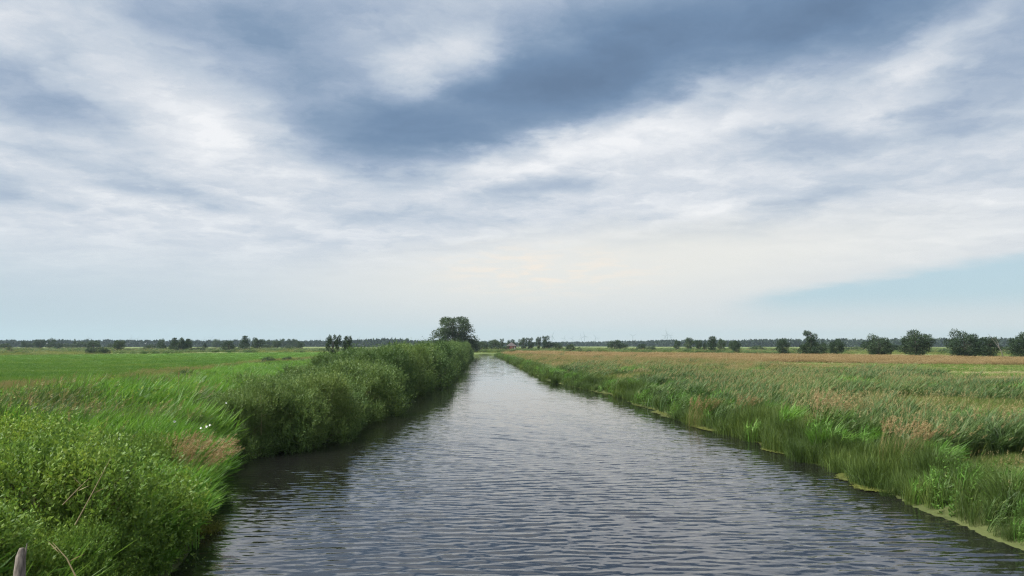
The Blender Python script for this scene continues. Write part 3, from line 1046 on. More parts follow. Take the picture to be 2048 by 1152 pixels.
M['sward'] = veg_mat('field_grass', [(0.042, 0.105, 0.017), (0.060, 0.135, 0.021), (0.085, 0.158, 0.026), (0.120, 0.178, 0.034)], 0.35, 14.0, 0.1)
SW = [tuft_grass(31, M['sward'], 0.20, 0.012, 60, 0.35, 0.5), tuft_grass(32, M['sward'], 0.16, 0.012, 60, 0.38, 0.7)]
sward('field_grass', SW, LEFT_NEAR, LEFT_FAR, 'short bright green grass of the left field', 0.40, 1.0, seed=1)
PK = [tuft_grass(33, M['straw'], 0.35, 0.010, 30, 0.4, 0.4, heads=26, hmat='rust', hl=0.16), tuft_grass(34, M['grass'], 0.35, 0.010, 30, 0.4, 0.4, heads=22, hmat='rust', hl=0.16)]
sward('flowering_grass', PK, [(1010, 709), (1170, 716), (1400, 722.5), (1680, 727), (2048, 731), (2300, 735)],
      [(1010, 703), (1170, 706.2), (1400, 708.6), (1680, 713), (2048, 718), (2300, 721)], 'pinkish flowering grass in front of the right hand trees', 0.25, 1.0, seed=2)

PG = [tuft_grass(35, M['grass'], 0.16, 0.012, 50, 0.38, 0.6), tuft_grass(36, M['sward'], 0.16, 0.012, 50, 0.38, 0.6), tuft_grass(37, M['straw'], 0.12, 0.012, 40, 0.38, 0.8)]
sward('pasture_grass', PG, [(1480, 727), (1560, 735), (1700, 747), (1850, 762), (2048, 782), (2300, 804)], [(1480, 720), (1680, 727), (2048, 731), (2300, 735)],
      'short mown grass of the pasture on the right', 0.22, 1.0, seed=3)

# duckweed along the water's edge
def duckweed(name, side, spans, label):
    r = np.random.default_rng(5 if side > 0 else 6)
    P = []
    for (y0, y1, wdt, n) in spans:
        yy = r.uniform(y0, y1, n)
        mod = np.clip(fnoise(yy * 1.0, yy * 0.0, 2.2, 71 + (side > 0)) - 0.30, 0.0, 1) * 2.6
        d = wdt * mod * (r.random(n) ** 1.1 + np.abs(r.normal(0, 0.12, n))) - 0.25
        x = (xr(yy) - d) if side > 0 else (xl(yy) + d)
        P.append(np.stack([x, yy], -1))
    P = np.vstack(P)
    n = len(P)
    th = np.linspace(0, 6.283, 6, endpoint=False)
    rad = r.uniform(0.010, 0.030, n) * np.interp(P[:, 1], [15, 40], [1, 1.8])
    ring = np.stack([np.cos(th), np.sin(th)], -1)[None] * rad[:, None, None] * (0.75 + 0.5 * r.random((n, 6, 1)))
    xy = P[:, None, :] + ring
    z = np.repeat((0.022 + 0.012 * r.random(n))[:, None], 6, 1)
    V = np.concatenate([xy, z[..., None]], -1).reshape(-1, 3)
    o = obj(name, mesh_np(name, V, [np.arange(n * 6).reshape(n, 6)], M['duckweed']))
    tag(o, label, 'duckweed', kind='stuff')


M['duckweed'] = veg_mat('duckweed', [(0.060, 0.075, 0.018), (0.090, 0.105, 0.026), (0.125, 0.140, 0.034)], 0.05, 2.0, 0.3, 0.4)
duckweed('duckweed', 1, [(12, 18, 0.85, 9000), (18, 26, 0.65, 7000), (26, 45, 0.55, 6000), (45, 70, 0.4, 2500)], 'yellow green duckweed floating along the right bank')
duckweed('duckweed', -1, [(20.5, 27.5, 0.55, 3500), (27.5, 33, 0.5, 2600), (33, 45, 0.35, 1200)], 'yellow green duckweed floating under the left hedge')

# ------------------------------------------------------------------ trees
def tree_meshes(kind, seed, mat, dens=1.0, leaf=0.046, bark='bark'):
    """crown and trunk in a unit box: height 1, half width 0.5"""
    r = np.random.default_rng(seed)
    lobes = []
    def add(rad, z, s, a=None, fl=1.0):
        a = r.random() * 6.283 if a is None else a
        lobes.append((math.cos(a) * rad, math.sin(a) * rad, z, s, s, s * fl))
    if kind == 'bushy':                       # wide alder or willow, leafy to the ground
        for i in range(34):
            z = 0.08 + 0.80 * r.random() ** 0.9
            env = 0.40 * math.sqrt(max(0.05, 1 - ((z - 0.36) / 0.62) ** 2))
            add(env * (0.45 + 0.6 * r.random()), z, 0.085 + 0.06 * r.random(), fl=1.1)
        lobes.append((0, 0, 0.44, 0.35, 0.35, 0.40))
        base, top = 0.0, 0.8
    elif kind == 'oval':
        for i in range(30):
            z = 0.10 + 0.82 * r.random()
            env = 0.36 * math.sqrt(max(0.05, 1 - ((z - 0.5) / 0.52) ** 2))
            add(env * (0.4 + 0.65 * r.random()), z, 0.075 + 0.06 * r.random(), fl=1.2)
        lobes.append((0, 0, 0.45, 0.22, 0.22, 0.36))
        base, top = 0.0, 0.85
    elif kind == 'cone':
        for i in range(28):
            z = 0.06 + 0.88 * r.random() ** 1.2
            env = 0.42 * (1.0 - z) ** 0.7
            add(env * (0.4 + 0.65 * r.random()), z, (0.05 + 0.05 * r.random()) * (1.25 - 0.6 * z), fl=1.5)
        lobes.append((0, 0, 0.40, 0.18, 0.18, 0.40))
        base, top = 0.0, 0.95
    elif kind == 'airy':                      # open crown, clumps at the ends of limbs
        for i in range(30):
            z = 0.26 + 0.68 * r.random()
            env = 0.42 * math.sqrt(max(0.08, 1 - ((z - 0.62) / 0.42) ** 2))
            add(env * (0.2 + 0.9 * r.random()), z, 0.05 + 0.06 * r.random(), fl=1.0)
        for i in range(10):
            add(0.30 * r.random(), 0.06 + 0.16 * r.random(), 0.09)
        base, top = 0.25, 0.9
    elif kind == 'crowned':                   # spreading lower skirt with a lighter leader above
        for i in range(22):
            z = 0.08 + 0.44 * r.random()
            env = 0.46 * math.sqrt(max(0.05, 1 - ((z - 0.22) / 0.42) ** 2))
            add(env * (0.4 + 0.6 * r.random()), z, 0.08 + 0.05 * r.random(), fl=1.1)
        for i in range(13):
            z = 0.58 + 0.36 * r.random()
            add(0.24 * (0.3 + 0.7 * r.random()), z, 0.05 + 0.05 * r.random())
        lobes.append((0, 0, 0.32, 0.30, 0.30, 0.28))
        base, top = 0.1, 0.9
    elif kind == 'low':
        for i in range(24):
            a = r.random() * 6.283
            rr = 0.40 * math.sqrt(r.random())
            add(rr, 0.10 + 0.52 * (1 - (rr / 0.5) ** 2) * r.random(), 0.14 + 0.06 * r.random(), a, 1.6)
        base, top = 0.0, 0.5
    elif kind == 'big':
        # old riverside willow: broad main crown, arching sides, a separate shoulder on each side
        for i in range(46):
            z = 0.22 + 0.70 * r.random()
            env = 0.36 * math.sqrt(max(0.05, 1 - ((z - 0.52) / 0.50) ** 2))
            add(env * (0.35 + 0.72 * r.random()), z, 0.055 + 0.055 * r.random())
        for (x_, z_, s_) in [(-0.18, 0.93, 0.06), (-0.14, 0.88, 0.07), (0.05, 0.93, 0.06), (0.13, 0.95, 0.055), (0.20, 0.90, 0.06), (-0.36, 0.58, 0.05),
                             (-0.40, 0.44, 0.05), (-0.44, 0.36, 0.045), (-0.33, 0.50, 0.06), (0.30, 0.74, 0.06), (0.34, 0.62, 0.06), (0.36, 0.40, 0.11),
                             (0.42, 0.26, 0.10), (0.28, 0.30, 0.13), (0.20, 0.20, 0.13), (0.46, 0.14, 0.08), (-0.30, 0.30, 0.07), (0.0, 0.4, 0.2), (0.08, 0.62, 0.16)]:
            lobes.append((x_, r.normal(0, 0.06), z_, s_ * 1.1, s_ * 1.1, s_))
        base, top = 0.12, 0.85
    n = int((4200 if kind != 'big' else 13000) * dens)
    P, Nn = lobes_cloud(lobes, n, r, 0.55, 0.01)
    P = P + r.normal(0, 0.016, P.shape)
    D = unit(Nn * 0.7 + np.array([0, 0, 0.35]) + r.normal(0, 0.55, P.shape))
    V, q = leaves(P, D, leaf * (0.6 + 0.8 * r.random(len(P))), leaf * 0.62 * (0.7 + 0.6 * r.random(len(P))), r, 0.2)
    V[:, 0] *= 0.5 / np.percentile(np.abs(V[:, 0]), 99.3)
    V[:, 1] *= 0.5 / np.percentile(np.abs(V[:, 1]), 99.3)
    V[:, 2] /= V[:, 2].max()
    crown = mesh_np(kind + '_crown', V, [q], mat)
    g = Geo()
    lean = r.normal(0, 0.02, 2)
    tr = np.array([[0, 0, -0.03], [lean[0] * .4, lean[1] * .4, top * 0.3], [lean[0], lean[1], top * 0.65], [lean[0] * 1.5, lean[1] * 1.5, top]])
    g.tube(tr, [0.030, 0.024, 0.014, 0.004], 7)
    for l in lobes[:18]:
        zb = max(0.06, l[2] * 0.55)
        b = np.array([lean[0] * zb, lean[1] * zb, zb])
        e = np.array(l[:3])
        g.tube([b, (b + e) / 2 + [0, 0, 0.03], e], [0.012, 0.008, 0.003], 4, cap=False)
    trunk = g.mesh(kind + '_trunk', M[bark])
    return crown, trunk


TV = {}
for kd, seeds in (('bushy', (1, 2, 3)), ('oval', (4, 5)), ('cone', (6, 7)), ('airy', (8, 9)), ('crowned', (10,)), ('low', (11, 12))):
    TV[kd] = [tree_meshes(kd, s_, M['tree']) for s_ in seeds]
TV['pale'] = [tree_meshes('airy', 21, M['tree_pale'], 1.1), tree_meshes('oval', 22, M['tree_pale'])]
TV['dense'] = [tree_meshes('bushy', 24, M['tree'], 2.4, 0.032), tree_meshes('bushy', 25, M['tree'], 2.4, 0.032), tree_meshes('crowned', 26, M['tree'], 2.4, 0.032)]
cnt = {}


def tree(px, top, base, wpx, kind, label, cat='tree', name='tree', group=None, D=None, variant=None):
    if D is None:
        x, y = ground(px, base)
    else:
        y = D
        x = (px - 1024) / F * D / math.cos(PITCH)
    v = ray(px, top)
    ztop = CAMZ + v[2] / v[1] * y
    H = max(ztop - GZ, 0.8) + 0.1
    W = wpx / F * y * (1.22 if group == 'trees beyond the left field' else 0.98)
    i = cnt.get(kind, 0)
    cnt[kind] = i + 1
    crown, trunk = TV[kind][(i if variant is None else variant) % len(TV[kind])]
    e = empty(name, (x, y, GZ - 0.1), random.uniform(-0.6, 0.6) + (math.pi if i % 2 else 0), (W, W * 0.9, H))
    if kind == 'big':
        e.rotation_euler = (0, 0, 0)
    tag(e, label, cat, group)
    obj('crown', crown, e)
    obj('trunk', trunk, e)
    return e


TV['big'] = [tree_meshes('big', 30, M['tree_pale'], 1.0, 0.030)]
tree(907, 631, 700, 102, 'big', 'large broad willow tree at the end of the left hedge, tallest in view', D=292)

G_R = 'trees along the edge of the right meadow'
for a in [
    (1426, 671, 707.5, 20, 'oval', 'slender dark tree directly on the pinkish meadow edge, right of the turbines'),
    (1474, 679, 709, 18, 'oval', 'small slim tree with narrow foot standing alone in the meadow edge'),
    (1566, 675, 711, 27, 'bushy', 'compact dark tree left of the tall double crowned tree'),
    (1624, 659, 711.5, 56, 'dense', 'double crowned tree with tall leader above a wide leafy skirt', 2),
    (1673, 676, 712, 33, 'dense', 'squat square topped bushy tree just right of the double crowned tree', 0),
    (1758, 666, 713.5, 54, 'dense', 'medium round bushy tree left of the biggest round tree', 1),
    (1833, 657, 715, 68, 'dense', 'biggest round bushy tree on the right meadow edge', 0),
    (1931, 656, 717, 66, 'dense', 'broad tree with uneven ragged top left of a bare pale trunk', 1),
    (1981, 672, 717.6, 46, 'oval', 'lower tree with a bare pale trunk on its left side'),
    (2052, 661, 718, 70, 'dense', 'dark leafy tree cut off by the right edge of the picture', 0),
]:
    e = tree(*a[:6], group=G_R, variant=a[6] if len(a) > 6 else None)
    if 'bare pale' in a[5] and a[0] > 1950:
        g = Geo()
        sx, sz = e.scale[0], e.scale[2]
        pts = np.array([[1.2, -2.9, 0], [0.6, -3.1, 2.0], [-1.2, -3.1, 4.6], [-2.2, -3.0, 6.0]])
        g.tube(pts / [sx, sx * .9, sz] * [1, 1, 1], np.array([0.10, 0.08, 0.05, 0.02]) / sx, 6)
        g.tube(np.array([[0.2, -3.1, 2.6], [-0.1, -3.1, 4.0], [-0.9, -3.1, 5.3]]) / [sx, sx * .9, sz], np.array([0.08, 0.06, 0.02]) / sx, 5)
        o = obj('bare_trunk', g.mesh('bare_trunk', M['pale_bark']), e)
        o['label'] = 'bare pale grey dead trunk'
        e.rotation_euler = (0, 0, 0)

G_RB = 'trees farther back across the right meadow'
for a in [
    (1355, 678, 702, 15, 'oval', 'narrow dark tree right of the three clustered wind turbines'),
    (1378, 674, 701.5, 24, 'pale', 'light crowned tree with several thin trunks, third right of the turbines'),
    (1398, 679, 703, 14, 'oval', 'small dark tree left of the slender tree on the pink meadow edge'),
    (1410, 684, 703, 10, 'cone', 'low narrow tree touching the slender meadow tree on its left'),
    (1444, 676, 702.5, 20, 'oval', 'tree close behind and right of the slender dark meadow tree'),
    (1466, 681, 704, 16, 'oval', 'paler tree half hidden behind the small slim tree'),
    (1514, 690, 705, 44, 'low', 'wide low domed bush between the slim tree and compact tree', 'bush'),
    (1548, 696, 706, 18, 'low', 'small domed bush left of the compact dark tree', 'bush'),
    (1590, 697, 707, 26, 'low', 'low bush between the compact tree and double crowned tree', 'bush'),
    (1648, 684, 706, 22, 'oval', 'tree peeking out behind the double crowned tree on its right'),
    (1708, 691, 704, 34, 'low', 'low dark thicket between the squat tree and medium round tree', 'bush'),
    (1731, 687, 704, 20, 'oval', 'small tree directly left behind the medium round tree'),
    (1783, 684, 706, 22, 'oval', 'small tree directly right behind the medium round tree'),
    (1797, 689, 706, 18, 'oval', 'small tree left behind the biggest round tree'),
    (1890, 697, 707, 34, 'low', 'low bush between the biggest round tree and ragged tree', 'bush'),
    (2010, 690, 706, 30, 'low', 'low thicket left of the tree at the right picture edge', 'bush'),
    (2021, 711, 718.5, 18, 'low', 'tiny dark bush at the foot of the right edge tree', 'bush'),
    (1229, 679, 701.5, 34, 'bushy', 'dark rounded tree left of the single wind turbine'),
    (1248, 686, 701, 18, 'oval', 'lower tree touching the dark rounded tree on its right'),
    (1270, 696, 705, 22, 'low', 'pale rounded bush below the single wind turbine', 'bush'),
    (1250, 697, 703.5, 16, 'low', 'small pale bush left of the bush below the single turbine', 'bush'),
    (1285, 687, 702, 20, 'oval', 'small tree right of the single wind turbine'),
    (1303, 690, 704, 22, 'low', 'round dark bush midway between single turbine and turbine cluster', 'bush'),
    (1338, 697, 704, 26, 'low', 'low green bush below the cluster of three turbines', 'bush'),
    (1178, 699.5, 706.5, 15, 'low', 'smallest dark bush standing alone at the left end of the pink meadow', 'bush'),
    (1141, 687, 704.5, 22, 'bushy', 'dark bush right of the tall tree group by the shed', 'bush'),
    (1158, 693, 704, 14, 'low', 'small bush directly right of the dark bush near the shed trees', 'bush'),
    (1110, 684, 702, 32, 'bushy', 'low dark tree joined to the right of the ragged tall tree'),
    (1093, 670, 702, 26, 'airy', 'tall ragged tree under the leftmost large wind turbine'),
    (1077, 672, 702, 12, 'airy', 'thin wispy tree between two fuller trees right of the shed'),
    (1061, 674, 701.5, 18, 'airy', 'airy tree second to the right of the red shed'),
    (1047, 674, 701.5, 20, 'airy', 'ragged tree immediately right of the red shed'),
]:
    tree(*a[:6], cat=a[6] if len(a) > 6 else 'tree', name=a[6] if len(a) > 6 else 'tree', group=G_RB)

G_M = 'dark trees between the big willow and the red shed'
for a in [
    (948, 676, 700, 24, 'bushy', 'dark tree nestled against the right side of the big willow', 320),
    (966, 681, 700, 24, 'bushy', 'low dark tree second right of the big willow', 370),
    (989, 678, 700, 26, 'bushy', 'dark tree midway between the big willow and the red shed', 400),
    (1003, 676, 700, 12, 'airy', 'thin topped tree just left behind the red shed', 440),
    (1010, 690, 701, 20, 'low', 'low bush at the left foot of the red shed', 425),
    (1022, 678, 700, 22, 'bushy', 'tree rising behind the roof of the red shed', 460),
]:
    tree(*a[:6], group=G_M, D=a[6])

G_L = 'trees beyond the left field'
for a in [
    (8, 686, 701, 26, 'bushy', 'dark bush cut by the left picture edge', 'bush'),
    (19, 694, 705.5, 11, 'low', 'small pale bush in front of the tree at the left edge', 'bush'),
    (49, 682, 698.5, 14, 'oval', 'first upright tree right of the left edge bush'),
    (62, 685, 698.5, 16, 'bushy', 'low rounded tree second from the left edge bush'),
    (79, 678, 699, 18, 'oval', 'taller tree left of the spire topped tree'),
    (103, 675, 698.5, 20, 'crowned', 'spire topped tree on the far left tree line'),
    (120, 685, 699.5, 12, 'oval', 'small paler tree right of the spire topped tree'),
    (138, 686, 698, 22, 'bushy', 'low broad tree between the pale tree and narrow poplar'),
    (149, 677, 697.5, 7, 'cone', 'narrow poplar tree left of the leftmost wind turbine'),
    (162, 682, 698, 24, 'bushy', 'dark broad tree directly right of the narrow poplar'),
    (187, 680, 702, 26, 'bushy', 'dark tree directly below the leftmost wind turbine'),
    (183, 694, 707.5, 20, 'low', 'pale green bush in front of the leftmost turbine tree', 'bush'),
    (207, 692, 707.5, 20, 'low', 'darker bush right of the pale green field edge bush', 'bush'),
    (226, 686, 699, 22, 'bushy', 'broad tree left of the upright tree near the turbine pair'),
    (239, 679, 704, 18, 'oval', 'upright dark tree just left of the turbine pair'),
    (229, 697, 704, 12, 'low', 'small bush at the left foot of the upright dark tree', 'bush'),
    (272, 697, 704.5, 14, 'low', 'small round bush below the turbine pair', 'bush'),
    (258, 696, 702, 16, 'low', 'low bush between the upright tree and the small round bush', 'bush'),
    (300, 688, 701, 28, 'low', 'long low thicket right of the turbine pair', 'bush'),
    (323, 676, 700.5, 20, 'crowned', 'tall topped tree left of the three conical trees'),
    (349, 674, 704, 20, 'cone', 'left one of the three dark conical trees'),
    (363, 674, 704.5, 20, 'cone', 'middle one of the three dark conical trees'),
    (376, 676, 704.5, 18, 'cone', 'right one of the three dark conical trees'),
    (394, 693, 704, 30, 'low', 'low thicket at the right foot of the three conical trees', 'bush'),
    (409, 685, 700.5, 10, 'cone', 'small pointed tree right of the three conical trees'),
    (429, 696, 702, 24, 'low', 'low domed bush right of the small pointed tree', 'bush'),
    (456, 679, 704, 24, 'bushy', 'dark tree left of the jagged tall tree on the left field edge'),
    (476, 695, 703, 18, 'low', 'low bush at the foot of the jagged tall tree', 'bush'),
    (490, 670, 702, 24, 'cone', 'jagged tall tree rising highest on the left tree line'),
    (516, 674, 702, 24, 'oval', 'rounded tree immediately right of the jagged tall tree'),
    (534, 688, 700.5, 20, 'bushy', 'low tree left of the distant poplar row'),
    (553, 681, 699.5, 14, 'oval', 'tree below the left part of the distant poplar row'),
    (578, 690, 700, 32, 'low', 'low thicket below the distant poplar row', 'bush'),
    (601, 682, 700.5, 14, 'oval', 'tree at the right end below the distant poplar row'),
    (634, 695, 701, 30, 'low', 'low scrub left of the two leaning trees behind the hedge', 'bush'),
]:
    tree(*a[:6], cat=a[6] if len(a) > 6 else 'tree', name=a[6] if len(a) > 6 else 'tree', group=G_L)
for i, (px, top) in enumerate([(382, 677), (436, 677), (539, 679), (553, 678), (567, 676), (581, 677), (592, 677)]):
    tree(px, top, 697, 15 if i != 1 else 19, 'bushy', [
        'far bluish tree just behind the right conical tree', 'far bluish rounded tree above the low domed bush', 'first tree of the distant poplar row from the left',
        'second tree of the distant poplar row from the left', 'third and tallest tree of the distant poplar row', 'fourth tree of the distant poplar row from the left',
        'last tree on the right of the distant poplar row'][i], group='far bluish trees behind the left field', D=800)
tree(669, 667, 709, 32, 'airy', 'leaning open crowned tree with pale trunk behind the left hedge', D=170, group='pair of trees behind the hedge')
tree(698, 670, 709, 20, 'oval', 'dense dark tree right of the leaning open crowned tree', D=172, group='pair of trees behind the hedge')
tree(538, 712, 724.5, 36, 'low', 'dark round bush alone on the near border of the left field', 'bush', 'bush')
tree(575, 712, 722, 22, 'low', 'paler loose bush right of the dark round field border bush', 'bush', 'bush')

# ------------------------------------------------------------------ far woods: one mass on the horizon
def forest(name, spans, label, seed, conif=0.3, step=7.0):
    """spans: (px0, px1, top_px0, top_px1, distance)"""
    r = np.random.default_rng(seed)
    P, D_, S = [], [], []
    for (p0, p1, t0, t1, dist) in spans:
        for row in range(3):
            dd = dist * (1 + 0.05 * row)
            x0, x1 = (p0 - 1024) / F * dd, (p1 - 1024) / F * dd
            nx = int((x1 - x0) / step * (1.1 if row == 0 else 1.0))
            for i in range(nx):
                f = (i + r.random()) / nx
                x = x0 + (x1 - x0) * f
                py = t0 + (t1 - t0) * f
                v = ray(1024, py)
                H = CAMZ + v[2] * dd - GZ
                H *= r.uniform(0.90, 1.05) if row else r.uniform(0.6, 0.98)
                H *= 0.80 + 0.34 * float(fnoise(x, dd, 70.0, seed))
                w = r.uniform(4.0, 7.5)
                n = 120
                d = unit(r.normal(size=(n, 3)))
                rad = (1 - 0.45 * r.random(n) ** 1.5)[:, None]
                p_ = d * rad * [w, w, H * 0.5] + [x, dd + r.normal(0, dist * 0.012), H * 0.5 + GZ]
                if r.random() < conif:
                    tt = np.clip((p_[:, 2] - GZ) / H, 0, 1)[:, None]
                    p_[:, :2] = p_[:, :2] * (1 - 0.75 * tt) + np.array([x, dd]) * 0.75 * tt
                P.append(p_)
                D_.append(unit(d + r.normal(0, 0.5, (n, 3)) + [0, 0, 0.4]))
                S.append(np.full(n, w * 0.70))
    P, D_, S = np.vstack(P), np.vstack(D_), np.concatenate(S)
    P[:, 2] = np.maximum(P[:, 2], GZ)
    V, q = leaves(P, D_, S * r.uniform(0.6, 1.2, len(S)), S * 0.6, r, 0.2)
    V[:, 2] = np.maximum(V[:, 2], GZ - 0.3)
    o = obj(name, mesh_np(name, V, [q], M['forest']))
    tag(o, label, 'forest', kind='stuff')


M['forest'] = veg_mat('forest_leaf', [(0.012, 0.024, 0.016), (0.018, 0.032, 0.019), (0.026, 0.042, 0.022)], 0.05, 60.0)
forest('forest', [(1380, 1560, 684, 679.5, 1250), (1560, 2300, 679, 679, 1250), (1300, 1440, 682, 682, 1400), (1130, 1320, 686, 684, 1600), (1235, 1310, 684, 683, 1450)], 'dark blue far wood on the horizon at right', 3, 0.45)
forest('forest', [(-260, 130, 683, 682.5, 1150), (130, 480, 682.5, 683, 1250), (480, 700, 683, 684, 1350), (690, 770, 683, 680, 1150), (770, 830, 680, 682, 1150), (820, 1000, 683, 684, 1300), (1000, 1150, 687, 686, 1500)],
       'dark blue far wood on the horizon at left and centre', 4, 0.15)


# scrubby reed belt between the fields and the far trees
def far_rough():
    r = np.random.default_rng(8)
    n = 15000
    br = r.uniform(-0.8, 0.8, n)
    yy = 1 / r.uniform(1 / 620, 1 / 225, n)
    x = br * yy
    b, yb = poly_y(LEFT_FAR)
    b3, y3 = poly_y([(1010, 703), (1170, 706.2), (1400, 708.6), (1680, 713), (2048, 718), (2300, 721)])
    lim = np.where(br < -0.1, np.interp(br, b, yb), np.where(br > 0.0, np.interp(br, b3, y3), 310))
    ok = (yy > lim + 1) & (fnoise(x, yy * 3.0, 40, 9) > 0.42)
    x, yy = x[ok], yy[ok]
    s = r.uniform(0.8, 1.6, len(x))
    wd = s * np.interp(yy, [120, 250, 600], [2.5, 3.5, 5.5])
    pts = np.stack([x, yy, np.full(len(x), GZ)], -1)
    idx = np.where(fnoise(x, yy * 3, 60, 19) > 0.52, 0, np.where(r.random(len(x)) < 0.6, 4, 2))
    scatter('rough_grass', RIGHT_SRC, pts, r.normal(0, 0.5, len(x)), np.stack([wd, wd, s], -1), idx, 'rough grass and reed belts far across the fields', 'grass')


far_rough()

# ------------------------------------------------------------------ red brick shed with a hipped roof
M['brick'] = plain_mat('red_brick', (0.13, 0.042, 0.036), (0.19, 0.068, 0.056), 2.0)
M['tile'] = plain_mat('roof_tile', (0.055, 0.048, 0.050), (0.085, 0.072, 0.072), 1.5)
M['whitewood'] = plain_mat('white_paint', (0.70, 0.68, 0.66), (0.80, 0.78, 0.76), 3.0, 0.6)
M['dark'] = plain_mat('dark_opening', (0.02, 0.02, 0.022), (0.03, 0.03, 0.032), 3.0, 0.4)
M['greywood'] = plain_mat('weathered_wood', (0.075, 0.065, 0.055), (0.24, 0.21, 0.18), 5.0, 0.9, (6, 6, 0.7), 0.01)
sx_, sy_ = ground(1023, 701)
sh = empty('shed', (sx_, sy_, GZ), 0.12)
tag(sh, 'small red brick shed with grey hipped roof at the canal bend', 'shed')
hw, hd, hh = 2.35, 2.6, 2.55
wl = obj('wall', Geo().box(-hw, hw, -hd, hd, -0.3, hh).mesh('wall', M['brick']), sh)
g = Geo()
ev = 0.55
R0 = [(-hw - ev, -hd - ev, hh - .05), (hw + ev, -hd - ev, hh - .05), (hw + ev, hd + ev, hh - .05), (-hw - ev, hd + ev, hh - .05)]
R1 = [(a_, b_, c_ + 0.16) for a_, b_, c_ in R0]
g.add(R0 + R1, [(0, 3, 2, 1), (0, 1, 5, 4), (1, 2, 6, 5), (2, 3, 7, 6), (3, 0, 4, 7)])
g.add(R1 + [(0, -0.3, hh + 2.35), (0, 0.3, hh + 2.35)], [(0, 1, 4), (2, 3, 5)])
g.add(R1 + [(0, -0.3, hh + 2.35), (0, 0.3, hh + 2.35)], [(1, 2, 5, 4), (3, 0, 4, 5)])
obj('roof', g.mesh('roof', M['tile']), sh)
dr = obj('door', Geo().box(1.15, 1.95, -hd - 0.06, -hd - 0.003, 0.05, 2.0).mesh('door', M['whitewood']), sh)
obj('handle', Geo().box(1.22, 1.28, -hd - 0.12, -hd - 0.06, 0.95, 1.1).mesh('handle', M['dark']), dr)
wn = obj('window', Geo().box(-0.15, 0.55, -hd - 0.03, -hd - 0.003, 0.9, 1.8).mesh('window', M['dark']), sh)
g = Geo()
for b_ in ((-0.21, -0.15, 0.84, 1.86), (0.55, 0.61, 0.84, 1.86), (-0.15, 0.55, 0.84, 0.9), (-0.15, 0.55, 1.8, 1.86)):
    g.box(b_[0], b_[1], -hd - 0.06, -hd - 0.003, b_[2], b_[3])
obj('frame', g.mesh('frame', M['whitewood']), wn)
for i, (px, top) in enumerate([(1032, 691), (1037.5, 687)]):
    x, yq = ground(px, 701)
    g = Geo()
    ht = CAMZ + ray(px, top)[2] / ray(px, top)[1] * yq - GZ
    pe = empty('wooden_pole', (x, yq - 2, GZ))
    tag(pe, ['short grey wooden pole beside the right wall of the shed', 'taller grey wooden pole right of the shed'][i], 'pole', 'poles beside the shed')
    obj('post', Geo().tube([(0, 0, -0.3), (0, 0, ht * .5), (0.02, 0, ht)], [0.19, 0.17, 0.14], 8).mesh('post', M['greywood']), pe)
    obj('crossarm', Geo().box(-0.55, 0.55, -0.16, 0.16, ht - 0.45, ht - 0.25).mesh('crossarm', M['greywood']), pe)

# ------------------------------------------------------------------ wind turbines
M['turbine'] = plain_mat('turbine_backlit_paint', (0.15, 0.16, 0.18), (0.18, 0.19, 0.21), 0.2, 0.5)  # backlit shade of towers and blades put into the paint as darker grey
def blade_mesh():
    g = Geo()
    st = [(0.0, 0.9, 0.9), (0.06, 1.0, 0.9), (0.2, 2.1, 0.55), (0.55, 1.35, 0.3), (0.9, 0.7, 0.14), (1.0, 0.15, 0.05)]
    V = []
    for (t, c, th) in st:
        for (u, w_) in ((-0.35, 0), (0, 0.5), (0.65, 0), (0, -0.5)):
            V.append((u * c * 2, w_ * th * 2, t * 45.0))
    q = [(i * 4 + j, i * 4 + (j + 1) % 4, i * 4 + 4 + (j + 1) % 4, i * 4 + 4 + j) for i in range(len(st) - 1) for j in range(4)]
    g.add(V, q)
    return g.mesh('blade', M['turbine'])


BL = blade_mesh()
TW = Geo().tube([(0, 0, -2), (0, 0, 0.5), (0, 0, 1.0)], [2.4, 1.9, 1.3], 14)
TW.V[0][:, 2] = np.where(TW.V[0][:, 2] > 0.9, 77, np.where(TW.V[0][:, 2] > 0.4, 38, -2))
TW.V[1][:, 2] = 77
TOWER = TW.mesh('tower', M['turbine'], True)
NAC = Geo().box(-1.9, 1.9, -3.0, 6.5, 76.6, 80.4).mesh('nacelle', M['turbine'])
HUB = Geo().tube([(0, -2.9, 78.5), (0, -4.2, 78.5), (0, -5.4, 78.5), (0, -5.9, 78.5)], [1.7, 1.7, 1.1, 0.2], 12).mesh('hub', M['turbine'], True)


def turbine(px, hub, bl, ang, yaw, label, group):
    # blade length in photograph pixels gives the distance of a 45 m blade
    D = 45 * F / bl
    x = (px - 1024) / F * D
    v = ray(px, hub)
    zh = CAMZ + v[2] / v[1] * D
    e = empty('wind_turbine', (x, D, GZ + zh - 79.2), yaw)
    tag(e, label, 'wind turbine', group)
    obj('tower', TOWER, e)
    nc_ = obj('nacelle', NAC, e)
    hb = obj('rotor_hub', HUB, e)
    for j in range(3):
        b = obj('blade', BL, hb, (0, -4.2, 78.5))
        b.rotation_euler = (0, math.radians(ang + 120 * j), 0)


